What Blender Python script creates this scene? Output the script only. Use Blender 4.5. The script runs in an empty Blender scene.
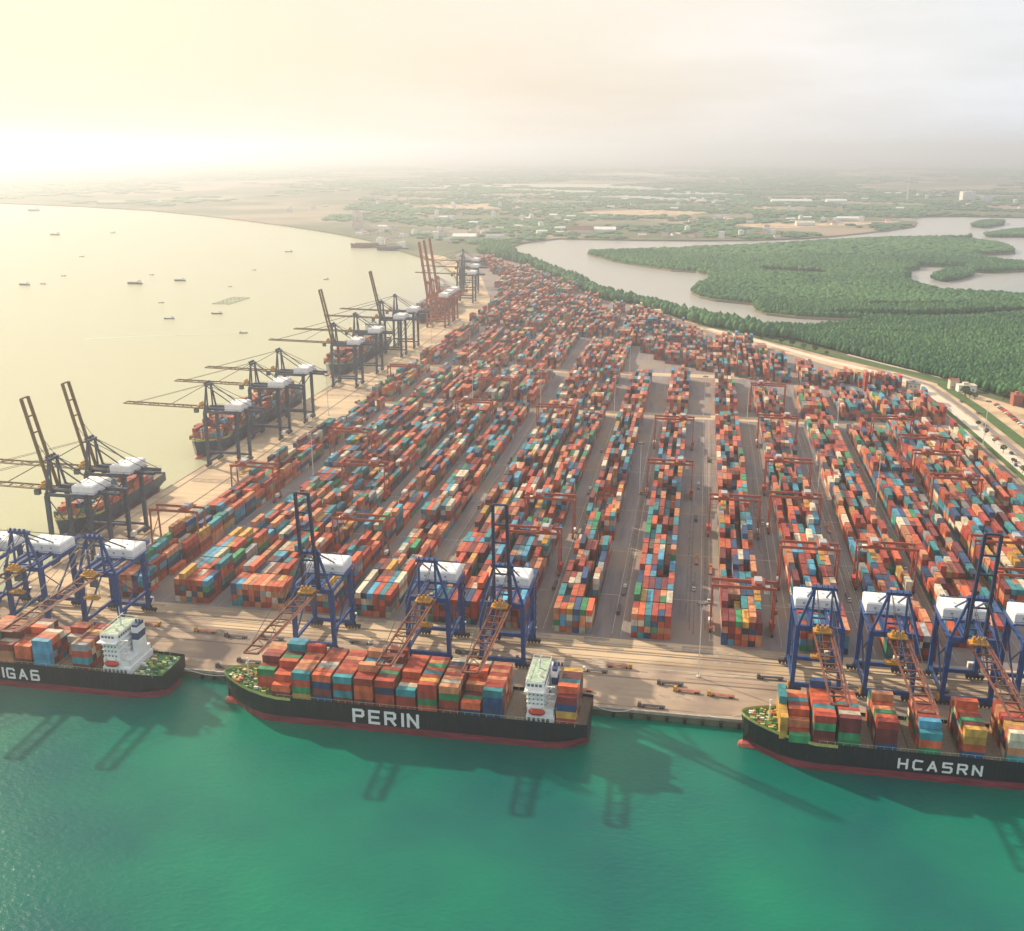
import bpy, bmesh, math, random
import numpy as np
from mathutils import Vector, Matrix
from mathutils.geometry import tessellate_polygon
R = math.radians
sc = bpy.context.scene
COL = sc.collection

# ------------------------------------------------------------------ camera, sky, sun, exposure
CAM_H = 187.0
cd = bpy.data.cameras.new('camera'); cam = bpy.data.objects.new('camera', cd); COL.objects.link(cam); sc.camera = cam
cd.sensor_width = 36; cd.lens = 1036 / 1024 * 36; cd.clip_start = 1; cd.clip_end = 150000
PITCH = math.atan(317.5 / 1036); YAW = math.atan(196 * math.cos(PITCH) / 1036)
cam.location = (0, 0, CAM_H); cam.rotation_euler = (math.pi / 2 - PITCH, 0, YAW)
SUN_EL = 28.0
SD = Vector((-math.cos(R(SUN_EL)) * math.cos(R(30)), math.cos(R(SUN_EL)) * math.sin(R(30)), math.sin(R(SUN_EL))))
w = bpy.data.worlds.new('World'); sc.world = w; w.use_nodes = True
nt = w.node_tree; nt.nodes.clear()
def N(t, type_, **kw):
    n = t.nodes.new(type_)
    for k, v in kw.items(): setattr(n, k, v)
    return n
sky = N(nt, 'ShaderNodeTexSky', sky_type='NISHITA'); sky.sun_disc = False
sky.sun_elevation = R(SUN_EL); sky.sun_rotation = math.atan2(SD.x, SD.y)
sky.altitude = 100; sky.air_density = 1.6; sky.dust_density = 2.5; sky.ozone_density = 1.0
bg = N(nt, 'ShaderNodeBackground'); bg.inputs['Strength'].default_value = 0.075
wo = N(nt, 'ShaderNodeOutputWorld')
tc = N(nt, 'ShaderNodeTexCoord')
# thin high cloud veil: pale cream towards the sun, pale grey away from it
dotn = N(nt, 'ShaderNodeVectorMath', operation='DOT_PRODUCT'); dotn.inputs[1].default_value = SD
nt.links.new(tc.outputs['Generated'], dotn.inputs[0])
vr = N(nt, 'ShaderNodeValToRGB'); e = vr.color_ramp.elements
e[0].position = 0.20; e[0].color = (0.80, 0.86, 0.96, 1); e[1].position = 0.95; e[1].color = (0.88, 0.735, 0.53, 1)
x = e.new(0.52); x.color = (0.87, 0.79, 0.70, 1)
nt.links.new(dotn.outputs['Value'], vr.inputs[0])
mp = N(nt, 'ShaderNodeMapping'); mp.inputs['Scale'].default_value = (1.0, 1.0, 5.0)
nt.links.new(tc.outputs['Generated'], mp.inputs[0])
nz = N(nt, 'ShaderNodeTexNoise'); nz.inputs['Scale'].default_value = 3.2; nz.inputs['Detail'].default_value = 9; nz.inputs['Roughness'].default_value = .55
nt.links.new(mp.outputs[0], nz.inputs[0])
mr = N(nt, 'ShaderNodeMapRange'); mr.inputs['From Min'].default_value = .38; mr.inputs['From Max'].default_value = .68
mr.inputs['To Min'].default_value = .74; mr.inputs['To Max'].default_value = 1.0
nt.links.new(nz.outputs[0], mr.inputs[0])
vs = N(nt, 'ShaderNodeVectorMath', operation='SCALE'); vs.inputs['Scale'].default_value = 10.4
nt.links.new(vr.outputs[0], vs.inputs[0])
mx = N(nt, 'ShaderNodeMix', data_type='RGBA')
nt.links.new(mr.outputs[0], mx.inputs['Factor']); nt.links.new(sky.outputs[0], mx.inputs['A']); nt.links.new(vs.outputs[0], mx.inputs['B'])
nt.links.new(mx.outputs['Result'], bg.inputs['Color']); nt.links.new(bg.outputs[0], wo.inputs[0])
sl = bpy.data.lights.new('sun', 'SUN'); sun = bpy.data.objects.new('sun', sl); COL.objects.link(sun)
sl.energy = 4.8; sl.angle = R(1.2); sl.color = (1.0, 0.83, 0.61)
sun.rotation_euler = SD.to_track_quat('Z', 'Y').to_euler(); sun.location = (0, 0, 500)
sc.view_settings.view_transform = 'Standard'; sc.view_settings.look = 'None'; sc.view_settings.gamma = 1
sc.view_settings.exposure = 0.62
sc.cycles.use_denoising = True
sc.cycles.max_bounces = 5; sc.cycles.diffuse_bounces = 2; sc.cycles.glossy_bounces = 2; sc.cycles.transmission_bounces = 1
sc.cycles.volume_bounces = 0; sc.cycles.caustics_reflective = False; sc.cycles.caustics_refractive = False
HAZE_DENSITY = 0.00020

# ------------------------------------------------------------------ helpers
def mat(name, col, rough=.6, metal=0, var=0.0, scale=.3, tint=False, bump=0, spec=None, stretch=None):
    m = bpy.data.materials.new(name); m.use_nodes = True; t = m.node_tree
    b = t.nodes['Principled BSDF']; b.inputs['Base Color'].default_value = (*col, 1)
    b.inputs['Roughness'].default_value = rough; b.inputs['Metallic'].default_value = metal
    if spec is not None: b.inputs['Specular IOR Level'].default_value = spec
    if var or tint or bump:
        c = N(t, 'ShaderNodeTexCoord'); n = N(t, 'ShaderNodeTexNoise'); n.inputs['Scale'].default_value = scale; n.inputs['Detail'].default_value = 6
        g = N(t, 'ShaderNodeNewGeometry')
        if stretch:
            q = N(t, 'ShaderNodeMapping'); q.inputs['Scale'].default_value = stretch
            t.links.new(g.outputs['Position'], q.inputs[0]); t.links.new(q.outputs[0], n.inputs[0])
        else: t.links.new(g.outputs['Position'], n.inputs[0])
        r = N(t, 'ShaderNodeMapRange'); r.inputs['From Min'].default_value = .3; r.inputs['From Max'].default_value = .7
        r.inputs['To Min'].default_value = 1 - var; r.inputs['To Max'].default_value = 1 + var
        t.links.new(n.outputs[0], r.inputs[0]); out = r.outputs[0]
        if tint:
            a = N(t, 'ShaderNodeAttribute', attribute_name='tint'); o = N(t, 'ShaderNodeObjectInfo')
            s1 = N(t, 'ShaderNodeMath', operation='ADD'); t.links.new(a.outputs['Fac'], s1.inputs[0])
            s0 = N(t, 'ShaderNodeMath', operation='MULTIPLY'); s0.inputs[1].default_value = .5; t.links.new(o.outputs['Random'], s0.inputs[0])
            t.links.new(s0.outputs[0], s1.inputs[1])
            s2 = N(t, 'ShaderNodeMath', operation='ADD'); s2.inputs[1].default_value = .72; t.links.new(s1.outputs[0], s2.inputs[0])
            s3 = N(t, 'ShaderNodeMath', operation='MULTIPLY'); t.links.new(s2.outputs[0], s3.inputs[0]); t.links.new(out, s3.inputs[1]); out = s3.outputs[0]
        v = N(t, 'ShaderNodeVectorMath', operation='SCALE'); v.inputs[0].default_value = col; t.links.new(out, v.inputs['Scale'])
        t.links.new(v.outputs[0], b.inputs['Base Color'])
        if bump:
            bp = N(t, 'ShaderNodeBump'); bp.inputs['Distance'].default_value = bump; t.links.new(n.outputs[0], bp.inputs['Height']); t.links.new(bp.outputs[0], b.inputs['Normal'])
    return m

M = {}
M['blue_steel'] = mat('blue_steel', (0.011, 0.057, 0.20), .45, 0, .25, .6)
M['dark_steel'] = mat('dark_steel', (0.045, 0.062, 0.10), .5, 0, .3, .5)
M['black_steel'] = mat('black_steel', (0.03, 0.03, 0.045), .5, 0, .3, .5)
M['boom_orange'] = mat('boom_orange', (0.15, 0.045, 0.024), .55, 0, .4, .8)
M['boom_olive'] = mat('boom_olive', (0.15, 0.085, 0.03), .55, 0, .3, .5)
M['boom_rust'] = mat('boom_rust', (0.33, 0.10, 0.06), .55, 0, .3, .5)
M['rtg_orange'] = mat('rtg_orange', (0.34, 0.075, 0.038), .5, 0, .3, .6)
M['white'] = mat('white_paint', (0.80, 0.79, 0.76), .5, 0, .08, .5)
M['offwhite'] = mat('offwhite_paint', (0.7, 0.68, 0.6), .6, 0, .15, .5)
M['cable'] = mat('cable', (0.05, 0.05, 0.06), .5)
M['yellow'] = mat('yellow_paint', (0.50, 0.25, 0.03), .5, 0, .2, 1)
M['red'] = mat('red_paint', (0.5, 0.05, 0.03), .5, 0, .2, 1)
M['tyre'] = mat('tyre', (0.02, 0.02, 0.02), .8)
M['glass'] = mat('dark_glass', (0.09, 0.11, 0.12), .15)
M['hull'] = mat('hull_black', (0.010, 0.018, 0.024), .38, 0, .3, .25, stretch=(1, 1, .15))
def hullmat_(name, c):
    m = bpy.data.materials.new(name); m.use_nodes = True; t = m.node_tree; b = t.nodes['Principled BSDF']; b.inputs['Roughness'].default_value = .45
    tc_ = N(t, 'ShaderNodeTexCoord'); q = N(t, 'ShaderNodeMapping'); q.inputs['Scale'].default_value = (1.3, 1.3, .12); t.links.new(tc_.outputs['Object'], q.inputs[0])
    n = N(t, 'ShaderNodeTexNoise'); n.inputs['Scale'].default_value = 1.0; n.inputs['Detail'].default_value = 6; t.links.new(q.outputs[0], n.inputs[0])
    cr = N(t, 'ShaderNodeValToRGB'); el = cr.color_ramp.elements; el[0].position = .5; el[0].color = (*c, 1); el[1].position = .95; el[1].color = (0.07, 0.035, 0.022, 1)
    w_ = N(t, 'ShaderNodeTexBrick'); w_.inputs['Color1'].default_value = (1, 1, 1, 1); w_.inputs['Color2'].default_value = (.8, .8, .8, 1); w_.inputs['Mortar'].default_value = (1.5, 1.5, 1.5, 1)
    w_.inputs['Scale'].default_value = .22; w_.inputs['Mortar Size'].default_value = .012; q2 = N(t, 'ShaderNodeMapping'); q2.inputs['Rotation'].default_value = (math.pi / 2, 0, 0); t.links.new(tc_.outputs['Object'], q2.inputs[0]); t.links.new(q2.outputs[0], w_.inputs[0])
    mu = N(t, 'ShaderNodeMix', data_type='RGBA', blend_type='MULTIPLY'); mu.inputs['Factor'].default_value = 1; t.links.new(n.outputs[0], cr.inputs[0]); t.links.new(cr.outputs[0], mu.inputs['A']); t.links.new(w_.outputs[0], mu.inputs['B']); t.links.new(mu.outputs['Result'], b.inputs['Base Color']); return m
M['hull'] = hullmat_('hull_black_weathered', (0.006, 0.014, 0.02))
M['hullgrey'] = mat('hull_slate', (0.035, 0.05, 0.085), .45, 0, .3, .25)
M['boot'] = mat('boot_red', (0.20, 0.035, 0.045), .5, 0, .4, .5, stretch=(.3, .3, 2))
M['bulb'] = mat('bulb_red', (0.42, 0.085, 0.055), .5, 0, .3, .5)
M['deck'] = mat('deck_brown', (0.14, 0.10, 0.07), .7, 0, .35, 1.2)
M['hatch'] = mat('hatch_grey', (0.20, 0.165, 0.125), .7, 0, .3, 1.5)
M['deckgreen'] = mat('deck_green', (0.05, 0.17, 0.06), .6, 0, .3, 1.0)
M['roofgreen'] = mat('roof_green', (0.36, 0.46, 0.34), .6, 0, .3, 1.0)
M['olive'] = mat('olive_rail', (0.40, 0.43, 0.13), .6, 0, .2, 1.0)
M['navy'] = mat('navy_paint', (0.02, 0.05, 0.14), .5)
M['truckgrey'] = mat('truck_grey', (0.10, 0.09, 0.09), .6, 0, .2, 1)
M['concrete'] = mat('concrete', (0.36, 0.31, 0.25), .8, 0, .2, .5)
M['roof_greyv'] = mat('louvre_grey', (0.36, 0.36, 0.37), .6)
M['trunk'] = mat('bark', (0.12, 0.08, 0.05), .9)

class MB:
    def __init__(s): s.v = []; s.f = []; s.m = []
    def add(s, vs, fs, m=0):
        o = len(s.v); s.v += [tuple(p) for p in vs]; s.f += [tuple(i + o for i in f) for f in fs]; s.m += [m] * len(fs); return s
    def box(s, x0, x1, y0, y1, z0, z1, m=0, tx=0, ty=0):
        return s.add([(x0, y0, z0), (x1, y0, z0), (x1, y1, z0), (x0, y1, z0), (x0 + tx, y0 + ty, z1), (x1 - tx, y0 + ty, z1), (x1 - tx, y1 - ty, z1), (x0 + tx, y1 - ty, z1)],
                     [(3, 2, 1, 0), (4, 5, 6, 7), (0, 1, 5, 4), (1, 2, 6, 5), (2, 3, 7, 6), (3, 0, 4, 7)], m)
    def beam(s, a, b, w, h=None, m=0, w2=None, h2=None):
        a = Vector(a); b = Vector(b); h = h or w; w2 = w2 or w; h2 = h2 or h; d = (b - a).normalized()
        u = Vector((0, 0, 1)) if abs(d.z) < .95 else Vector((0, 1, 0))
        r = d.cross(u).normalized(); u = r.cross(d)
        vs = [a - r * w / 2 - u * h / 2, a + r * w / 2 - u * h / 2, a + r * w / 2 + u * h / 2, a - r * w / 2 + u * h / 2,
              b - r * w2 / 2 - u * h2 / 2, b + r * w2 / 2 - u * h2 / 2, b + r * w2 / 2 + u * h2 / 2, b - r * w2 / 2 + u * h2 / 2]
        return s.add(vs, [(3, 2, 1, 0), (4, 5, 6, 7), (0, 1, 5, 4), (1, 2, 6, 5), (2, 3, 7, 6), (3, 0, 4, 7)], m)
    def cyl(s, c, r, h, n=10, axis='z', m=0, r2=None):
        r2 = r if r2 is None else r2; vs = []
        for k, (rr, t) in enumerate(((r, 0), (r2, h))):
            for i in range(n):
                a = 2 * math.pi * i / n; p, q = rr * math.cos(a), rr * math.sin(a)
                vs.append({'z': (c[0] + p, c[1] + q, c[2] + t), 'x': (c[0] + t, c[1] + p, c[2] + q), 'y': (c[0] + p, c[1] + t, c[2] + q)}[axis])
        fs = [(i, (i + 1) % n, n + (i + 1) % n, n + i) for i in range(n)] + [tuple(range(n))[::-1], tuple(range(n, 2 * n))]
        return s.add(vs, fs, m)
    def mesh(s, name, mats):
        me = bpy.data.meshes.new(name); me.from_pydata(s.v, [], s.f)
        for m_ in (mats if isinstance(mats, (list, tuple)) else [mats]): me.materials.append(M[m_] if isinstance(m_, str) else m_)
        if any(s.m): me.polygons.foreach_set('material_index', s.m)
        me.update(); return me
    def build(s, name, mats, parent=None):
        o = bpy.data.objects.new(name, s.mesh(name, mats)); COL.objects.link(o); o.parent = parent; return o

def tag(o, label=None, cat=None, group=None, kind=None):
    if label: o['label'] = label
    if cat: o['category'] = cat
    if group: o['group'] = group
    if kind: o['kind'] = kind
    return o
def empty(name, loc=(0, 0, 0), rz=0):
    o = bpy.data.objects.new(name, None); COL.objects.link(o); o.location = loc; o.rotation_euler = (0, 0, rz); o.empty_display_size = 2; return o
KIDS = {}
def dup(o, loc, rz, parent=None, top=True):
    c = o.copy(); COL.objects.link(c); c.parent = parent
    if top: c.location = loc; c.rotation_euler = (0, 0, rz)
    for ch in list(o.children): dup(ch, None, None, c, False)
    return c
ORD = ['first', 'second', 'third', 'fourth', 'fifth', 'sixth', 'seventh', 'eighth', 'ninth', 'tenth', 'eleventh', 'twelfth', 'thirteenth', 'fourteenth', 'fifteenth', 'sixteenth',
       'seventeenth', 'eighteenth', 'nineteenth', 'twentieth'] + ['%dst' % i if i % 10 == 1 else '%dnd' % i if i % 10 == 2 else '%drd' % i if i % 10 == 3 else '%dth' % i for i in range(21, 90)]

def sheet(name, pts, z, material, kind='structure', zb=None):
    """a flat polygon at height z; with zb also its vertical sides down to zb"""
    P3 = [Vector((p[0], p[1], 0)) for p in pts]
    area = sum(P3[i].x * P3[(i + 1) % len(P3)].y - P3[(i + 1) % len(P3)].x * P3[i].y for i in range(len(P3)))
    if area < 0: P3.reverse()
    tr = tessellate_polygon([P3]); vs = [(p.x, p.y, z) for p in P3]; fs = []
    for t_ in tr:
        a, b, c = (P3[i] for i in t_)
        fs.append(tuple(t_) if (b - a).cross(c - a).z > 0 else tuple(reversed(t_)))
    n = len(vs)
    if zb is not None:
        vs += [(p.x, p.y, zb) for p in P3]
        fs += [(i + n, (i + 1) % n + n, (i + 1) % n, i) for i in range(n)]
    me = bpy.data.meshes.new(name); me.from_pydata(vs, [], fs); me.materials.append(material); me.update()
    o = bpy.data.objects.new(name, me); COL.objects.link(o); o['kind'] = kind; return o
def smooth(pts, k=2):
    for _ in range(k):
        q = []
        for i in range(len(pts)):
            a, b = pts[i], pts[(i + 1) % len(pts)]
            q += [(a[0] * .75 + b[0] * .25, a[1] * .75 + b[1] * .25), (a[0] * .25 + b[0] * .75, a[1] * .25 + b[1] * .75)]
        pts = q
    return pts
def inside(P, x, y):
    """vectorised point in polygon"""
    x = np.asarray(x, float); y = np.asarray(y, float); c = np.zeros(x.shape, bool); n = len(P)
    for i in range(n):
        x1, y1 = P[i]; x2, y2 = P[(i + 1) % n]
        if y1 == y2: continue
        c ^= ((y1 > y) != (y2 > y)) & (x < (x2 - x1) * (y - y1) / (y2 - y1) + x1)
    return c

# ------------------------------------------------------------------ setting: sea, land, pavements
def water_mat():
    m = bpy.data.materials.new('sea_water'); m.use_nodes = True; t = m.node_tree; b = t.nodes['Principled BSDF']
    g = N(t, 'ShaderNodeNewGeometry'); sp = N(t, 'ShaderNodeSeparateXYZ'); t.links.new(g.outputs['Position'], sp.inputs[0])
    # clear green harbour basin; milky silt-laden bay to the west, pale haze and sky reflection painted in
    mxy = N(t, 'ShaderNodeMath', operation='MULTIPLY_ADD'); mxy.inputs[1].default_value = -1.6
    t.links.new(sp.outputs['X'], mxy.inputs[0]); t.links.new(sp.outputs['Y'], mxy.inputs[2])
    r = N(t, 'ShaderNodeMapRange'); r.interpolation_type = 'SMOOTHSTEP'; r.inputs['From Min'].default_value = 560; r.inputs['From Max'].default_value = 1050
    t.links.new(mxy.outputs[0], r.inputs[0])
    n1 = N(t, 'ShaderNodeTexNoise'); n1.inputs['Scale'].default_value = .012; n1.inputs['Detail'].default_value = 4; t.links.new(g.outputs['Position'], n1.inputs[0])
    c1 = N(t, 'ShaderNodeValToRGB'); el = c1.color_ramp.elements
    el[0].position = .32; el[0].color = (0.0, 0.078, 0.086, 1); el[1].position = .68; el[1].color = (0.0, 0.178, 0.102, 1)
    t.links.new(n1.outputs[0], c1.inputs[0])
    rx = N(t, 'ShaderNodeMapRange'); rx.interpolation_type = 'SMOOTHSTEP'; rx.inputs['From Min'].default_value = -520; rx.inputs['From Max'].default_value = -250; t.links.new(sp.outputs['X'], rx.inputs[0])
    mc = N(t, 'ShaderNodeMix', data_type='RGBA'); mc.inputs['A'].default_value = (0.42, 0.42, 0.26, 1); mc.inputs['B'].default_value = (0.36, 0.35, 0.33, 1); t.links.new(rx.outputs[0], mc.inputs['Factor'])  # bay cream and river grey; the river's sky reflection is put into this colour
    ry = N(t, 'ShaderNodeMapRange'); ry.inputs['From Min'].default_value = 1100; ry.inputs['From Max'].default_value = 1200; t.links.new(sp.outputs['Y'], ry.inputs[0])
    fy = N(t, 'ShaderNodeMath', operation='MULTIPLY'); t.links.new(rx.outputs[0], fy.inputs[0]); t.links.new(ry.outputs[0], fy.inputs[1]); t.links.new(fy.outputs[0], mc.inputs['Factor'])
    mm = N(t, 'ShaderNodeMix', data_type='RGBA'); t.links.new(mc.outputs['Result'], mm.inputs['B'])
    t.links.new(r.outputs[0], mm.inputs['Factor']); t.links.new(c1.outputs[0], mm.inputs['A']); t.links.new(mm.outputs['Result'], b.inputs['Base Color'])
    b.inputs['Roughness'].default_value = .22; b.inputs['Specular IOR Level'].default_value = .4; b.inputs['IOR'].default_value = 1.33
    n2 = N(t, 'ShaderNodeTexNoise'); n2.inputs['Scale'].default_value = .42; n2.inputs['Detail'].default_value = 5; n2.inputs['Roughness'].default_value = .6
    mp = N(t, 'ShaderNodeMapping'); mp.inputs['Rotation'].default_value = (0, 0, R(-25)); mp.inputs['Scale'].default_value = (1.0, 1.7, 1)
    t.links.new(g.outputs['Position'], mp.inputs[0]); t.links.new(mp.outputs[0], n2.inputs[0])
    bp = N(t, 'ShaderNodeBump'); bp.inputs['Distance'].default_value = 1.0; bp.inputs['Strength'].default_value = .31
    t.links.new(n2.outputs[0], bp.inputs['Height']); t.links.new(bp.outputs[0], b.inputs['Normal'])
    return m
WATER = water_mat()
SEA = -3.0
S = 34000
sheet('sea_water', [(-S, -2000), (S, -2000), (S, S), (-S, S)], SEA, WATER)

def ground_mat(name, c0, c1, scale, c2=None, scale2=.02, rough=.9, streak=None):
    m = bpy.data.materials.new(name); m.use_nodes = True; t = m.node_tree; b = t.nodes['Principled BSDF']; b.inputs['Roughness'].default_value = rough
    b.inputs['Specular IOR Level'].default_value = .2
    g = N(t, 'ShaderNodeNewGeometry'); n = N(t, 'ShaderNodeTexNoise'); n.inputs['Scale'].default_value = scale; n.inputs['Detail'].default_value = 8; n.inputs['Roughness'].default_value = .65
    src = g.outputs['Position']
    if streak:
        q = N(t, 'ShaderNodeMapping'); q.inputs['Scale'].default_value = streak; t.links.new(src, q.inputs[0]); t.links.new(q.outputs[0], n.inputs[0])
    else: t.links.new(src, n.inputs[0])
    cr = N(t, 'ShaderNodeValToRGB'); el = cr.color_ramp.elements
    el[0].position = .33; el[0].color = (*c0, 1); el[1].position = .67; el[1].color = (*c1, 1); t.links.new(n.outputs[0], cr.inputs[0]); out = cr.outputs[0]
    if c2:
        n2 = N(t, 'ShaderNodeTexNoise'); n2.inputs['Scale'].default_value = scale2; n2.inputs['Detail'].default_value = 5; t.links.new(src, n2.inputs[0])
        r = N(t, 'ShaderNodeMapRange'); r.inputs['From Min'].default_value = .47; r.inputs['From Max'].default_value = .6; t.links.new(n2.outputs[0], r.inputs[0])
        mm = N(t, 'ShaderNodeMix', data_type='RGBA'); mm.inputs['B'].default_value = (*c2, 1); t.links.new(r.outputs[0], mm.inputs['Factor']); t.links.new(out, mm.inputs['A']); out = mm.outputs['Result']
    t.links.new(out, b.inputs['Base Color']); return m

APRON = ground_mat('apron_concrete', (0.46, 0.34, 0.22), (0.64, 0.49, 0.32), .16, (0.33, 0.25, 0.18), .022, streak=(.12, 1.0, 1))
YARD = ground_mat('yard_asphalt', (0.165, 0.145, 0.15), (0.28, 0.24, 0.235), .14, (0.27, 0.215, 0.18), .02, streak=(1.6, .1, 1))
SAND = ground_mat('bare_sand', (0.46, 0.33, 0.21), (0.62, 0.47, 0.31), .05, (0.34, 0.24, 0.15), .03)
LANDM = ground_mat('lowland', (0.055, 0.085, 0.04), (0.16, 0.16, 0.09), .006, (0.30, 0.24, 0.17), .0022)
GRASSM = ground_mat('verge_grass', (0.045, 0.10, 0.025), (0.10, 0.15, 0.05), .15)
ROADM = ground_mat('road_surface', (0.20, 0.18, 0.17), (0.27, 0.24, 0.22), .2)
PALE = ground_mat('pale_concrete', (0.58, 0.50, 0.40), (0.70, 0.62, 0.50), .2)
MUD = ground_mat('mangrove_floor', (0.03, 0.05, 0.02), (0.05, 0.075, 0.03), .05)

NEARBANK = [(-359, 1988), (-345, 1925), (-318, 1850), (-290, 1770), (-251, 1691), (-215, 1610), (-183, 1540), (-150, 1460), (-134, 1413), (-105, 1350), (-73, 1312), (-45, 1279), (1, 1190), (38, 1150), (66, 1140), (85, 1150), (112, 1148), (157, 1178), (205, 1232)]
M2W = [(205, 1232), (157, 1237), (109, 1243), (78, 1262), (66, 1291), (68, 1340), (50, 1352), (20, 1368), (0, 1396), (-12, 1440), (-10, 1490), (10, 1560), (16, 1614), (6, 1660), (-10, 1692), (-49, 1705), (-100, 1765), (-154, 1836), (-190, 1910), (-205, 1976), (-212, 2040), (-199, 2081), (-160, 2110), (-60, 2165), (117, 2278), (230, 2380), (346, 2479), (460, 2530), (569, 2549), (590, 2500), (574, 2438), (530, 2400), (520, 2376), (562, 2359), (589, 2310), (595, 2230), (589, 2159), (580, 2120), (563, 2094), (520, 2070), (495, 2063), (490, 2010), (511, 1923), (540, 1895), (560, 1850), (508, 1799), (471, 1778), (440, 1765), (425, 1775), (429, 1844), (404, 1845), (358, 1847), (350, 1799), (325, 1770), (316, 1735), (318, 1690), (300, 1650), (306, 1628), (324, 1584), (389, 1572), (435, 1526), (520, 1480), (700, 1440), (1500, 1400)]
FARBANK = [(1500, 3350), (1100, 3300), (891, 3224), (723, 3239), (600, 3200), (490, 3151), (510, 3080), (523, 3027), (560, 2985), (553, 2945), (521, 2797), (440, 2660), (354, 2539), (280, 2440), (206, 2372), (100, 2310), (-6, 2281), (-160, 2270), (-306, 2279), (-345, 2220), (-370, 2141), (-375, 2060)]
COAST = [(-S, 8500), (-9000, 5300), (-5200, 4300), (-3800, 3850), (-2467, 3411), (-2080, 3280), (-1722, 3104), (-1450, 2900), (-1227, 2711), (-1040, 2540), (-856, 2351), (-770, 2250), (-697, 2157), (-640, 2050), (-571, 1950), (-500, 1840), (-442, 1751), (-380, 1590), (-323, 1400), (-300, 1250), (-296, 1155), (-296, 322), (1500, 322), (1500, 1310)]
def open_channels(P_):
    out = []
    for x, y in P_:
        if x < -150 and y > 1900: y -= 120 * min(1, (y - 1900) / 200)
        elif -215 < x < 600 and y > 2030 and y > 2100 + max(0, x + 150) * .55: y -= 120
        elif 300 < x < 1600 and 1390 < y < 1640: y -= 90
        out.append((x, y))
    return out
M2W = open_channels(M2W)
land_poly = COAST + M2W[::-1][1:] + NEARBANK[::-1][1:] + FARBANK[::-1] + [(S, 5000), (S, S - 10), (-S, S - 10)]
sheet('land', land_poly, 0.0, LANDM, zb=-4)
islets = [[(358, 1702), (385, 1755), (412, 1767), (418, 1740), (404, 1710), (375, 1660), (355, 1637), (345, 1665)], [(623, 2529), (690, 2640), (751, 2704), (900, 2720), (900, 2500), (701, 2516), (627, 2502)], [(680, 2890), (730, 2990), (780, 3033), (770, 2960), (754, 2912), (685, 2791), (665, 2830)]]
for p in islets: sheet('islet_land', smooth(p, 1), -0.2, MUD, zb=-4)
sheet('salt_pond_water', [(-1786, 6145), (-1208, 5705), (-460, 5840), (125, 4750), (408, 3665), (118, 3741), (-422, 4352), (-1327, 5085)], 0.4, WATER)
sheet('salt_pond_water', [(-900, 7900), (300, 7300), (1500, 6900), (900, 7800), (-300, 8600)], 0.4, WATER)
sheet('sand_field', [(-428, 3177), (-200, 3379), (16, 3309), (-40, 3150), (-179, 3030)], 0.4, SAND)
sheet('sand_field', [(60, 2760), (200, 2840), (400, 2930), (520, 2990), (500, 2930), (380, 2800), (200, 2660), (110, 2680)], 0.4, SAND)
sheet('sand_field', [(-1100, 3300), (-700, 3700), (-350, 3750), (-500, 3500), (-800, 3250)], 0.4, SAND)
# quay apron and yard pavement lie over the land
sheet('quay_apron', [(-295.7, 322.3), (1400, 322.3), (1400, 376), (-247, 376), (-247, 1150), (-262, 1300), (-330, 1560), (-460, 1850), (-520, 1900), (-440, 1740), (-378, 1585), (-321, 1400), (-298, 1250), (-295.7, 1155)], .02, APRON)
BOUND = [(190, 376), (190, 605), (180, 805), (181, 850), (150, 897), (118, 950), (61, 1040), (3, 1128), (-44, 1243), (-73, 1288), (-116, 1326), (-269, 1690), (-405, 1900), (-450, 1900)]
QUAYC = ground_mat('quay_concrete', (0.30, 0.225, 0.17), (0.47, 0.36, 0.26), .12, (0.24, 0.185, 0.15), .03, streak=(.15, 1.0, 1))
sheet('quay_strip', [(-295.7, 322.3), (1400, 322.3), (1400, 356.0), (-295.7, 356.0)], .026, QUAYC)
sheet('yard_pavement', [(-247, 376)] + BOUND + [(-400, 1700), (-330, 1560), (-262, 1300), (-247, 1150)], .05, YARD)
def strip(name, pts, wd, z, m_):
    L_ = []; R_ = []
    for i, p in enumerate(pts):
        a = Vector(pts[max(0, i - 1)]); b = Vector(pts[min(len(pts) - 1, i + 1)]); d = (b - a).normalized(); n_ = Vector((-d.y, d.x)) * wd / 2
        L_.append((p[0] + n_.x, p[1] + n_.y)); R_.append((p[0] - n_.x, p[1] - n_.y))
    return sheet(name, L_ + R_[::-1], z, m_)
# diagonal perimeter road, sand shoulders and the road along the eastern fence
sheet('sand_shoulder', [(196, 300), (430, 322.5), (430, 520), (300, 700), (232, 835), (170, 935), (119, 1000), (61, 1090), (1, 1165), (-30, 1205), (-38, 1232), (3, 1129), (61, 1041), (118, 951), (150, 898), (182, 851), (181, 805), (191, 605), (191, 376), (196, 322.5)], .03, SAND)
ROUTE = [(206, 330), (205, 500), (202, 600), (197, 700), (191, 800), (182, 880), (160, 925), (119, 975), (61, 1067), (10, 1135)]
strip('grass_verge', [(p[0] + 19, p[1] + 6) for p in ROUTE[:6]] + [(205, 905)], 9, .06, GRASSM)
strip('grass_verge', [(p[0] - 6.5, p[1]) for p in ROUTE[2:6]], 4, .065, GRASSM)
strip('grass_verge', [(205, 905), (170, 950), (130, 1000), (80, 1065), (30, 1130), (0, 1165)], 11, .065, GRASSM)
strip('perimeter_road', ROUTE, 9, .055, PALE)
strip('perimeter_road', [(p[0] + 8.5, p[1] + 3) for p in ROUTE[:7]], 4.5, .06, ROADM)
strip('yard_edge_road', [(187, 340), (186, 500), (184, 600), (180, 700), (174, 800)], 9, .062, ROADM)
strip('inner_track', [(232, 872), (200, 925), (168, 968), (140, 1010)], 3.5, .075, PALE)

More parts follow.
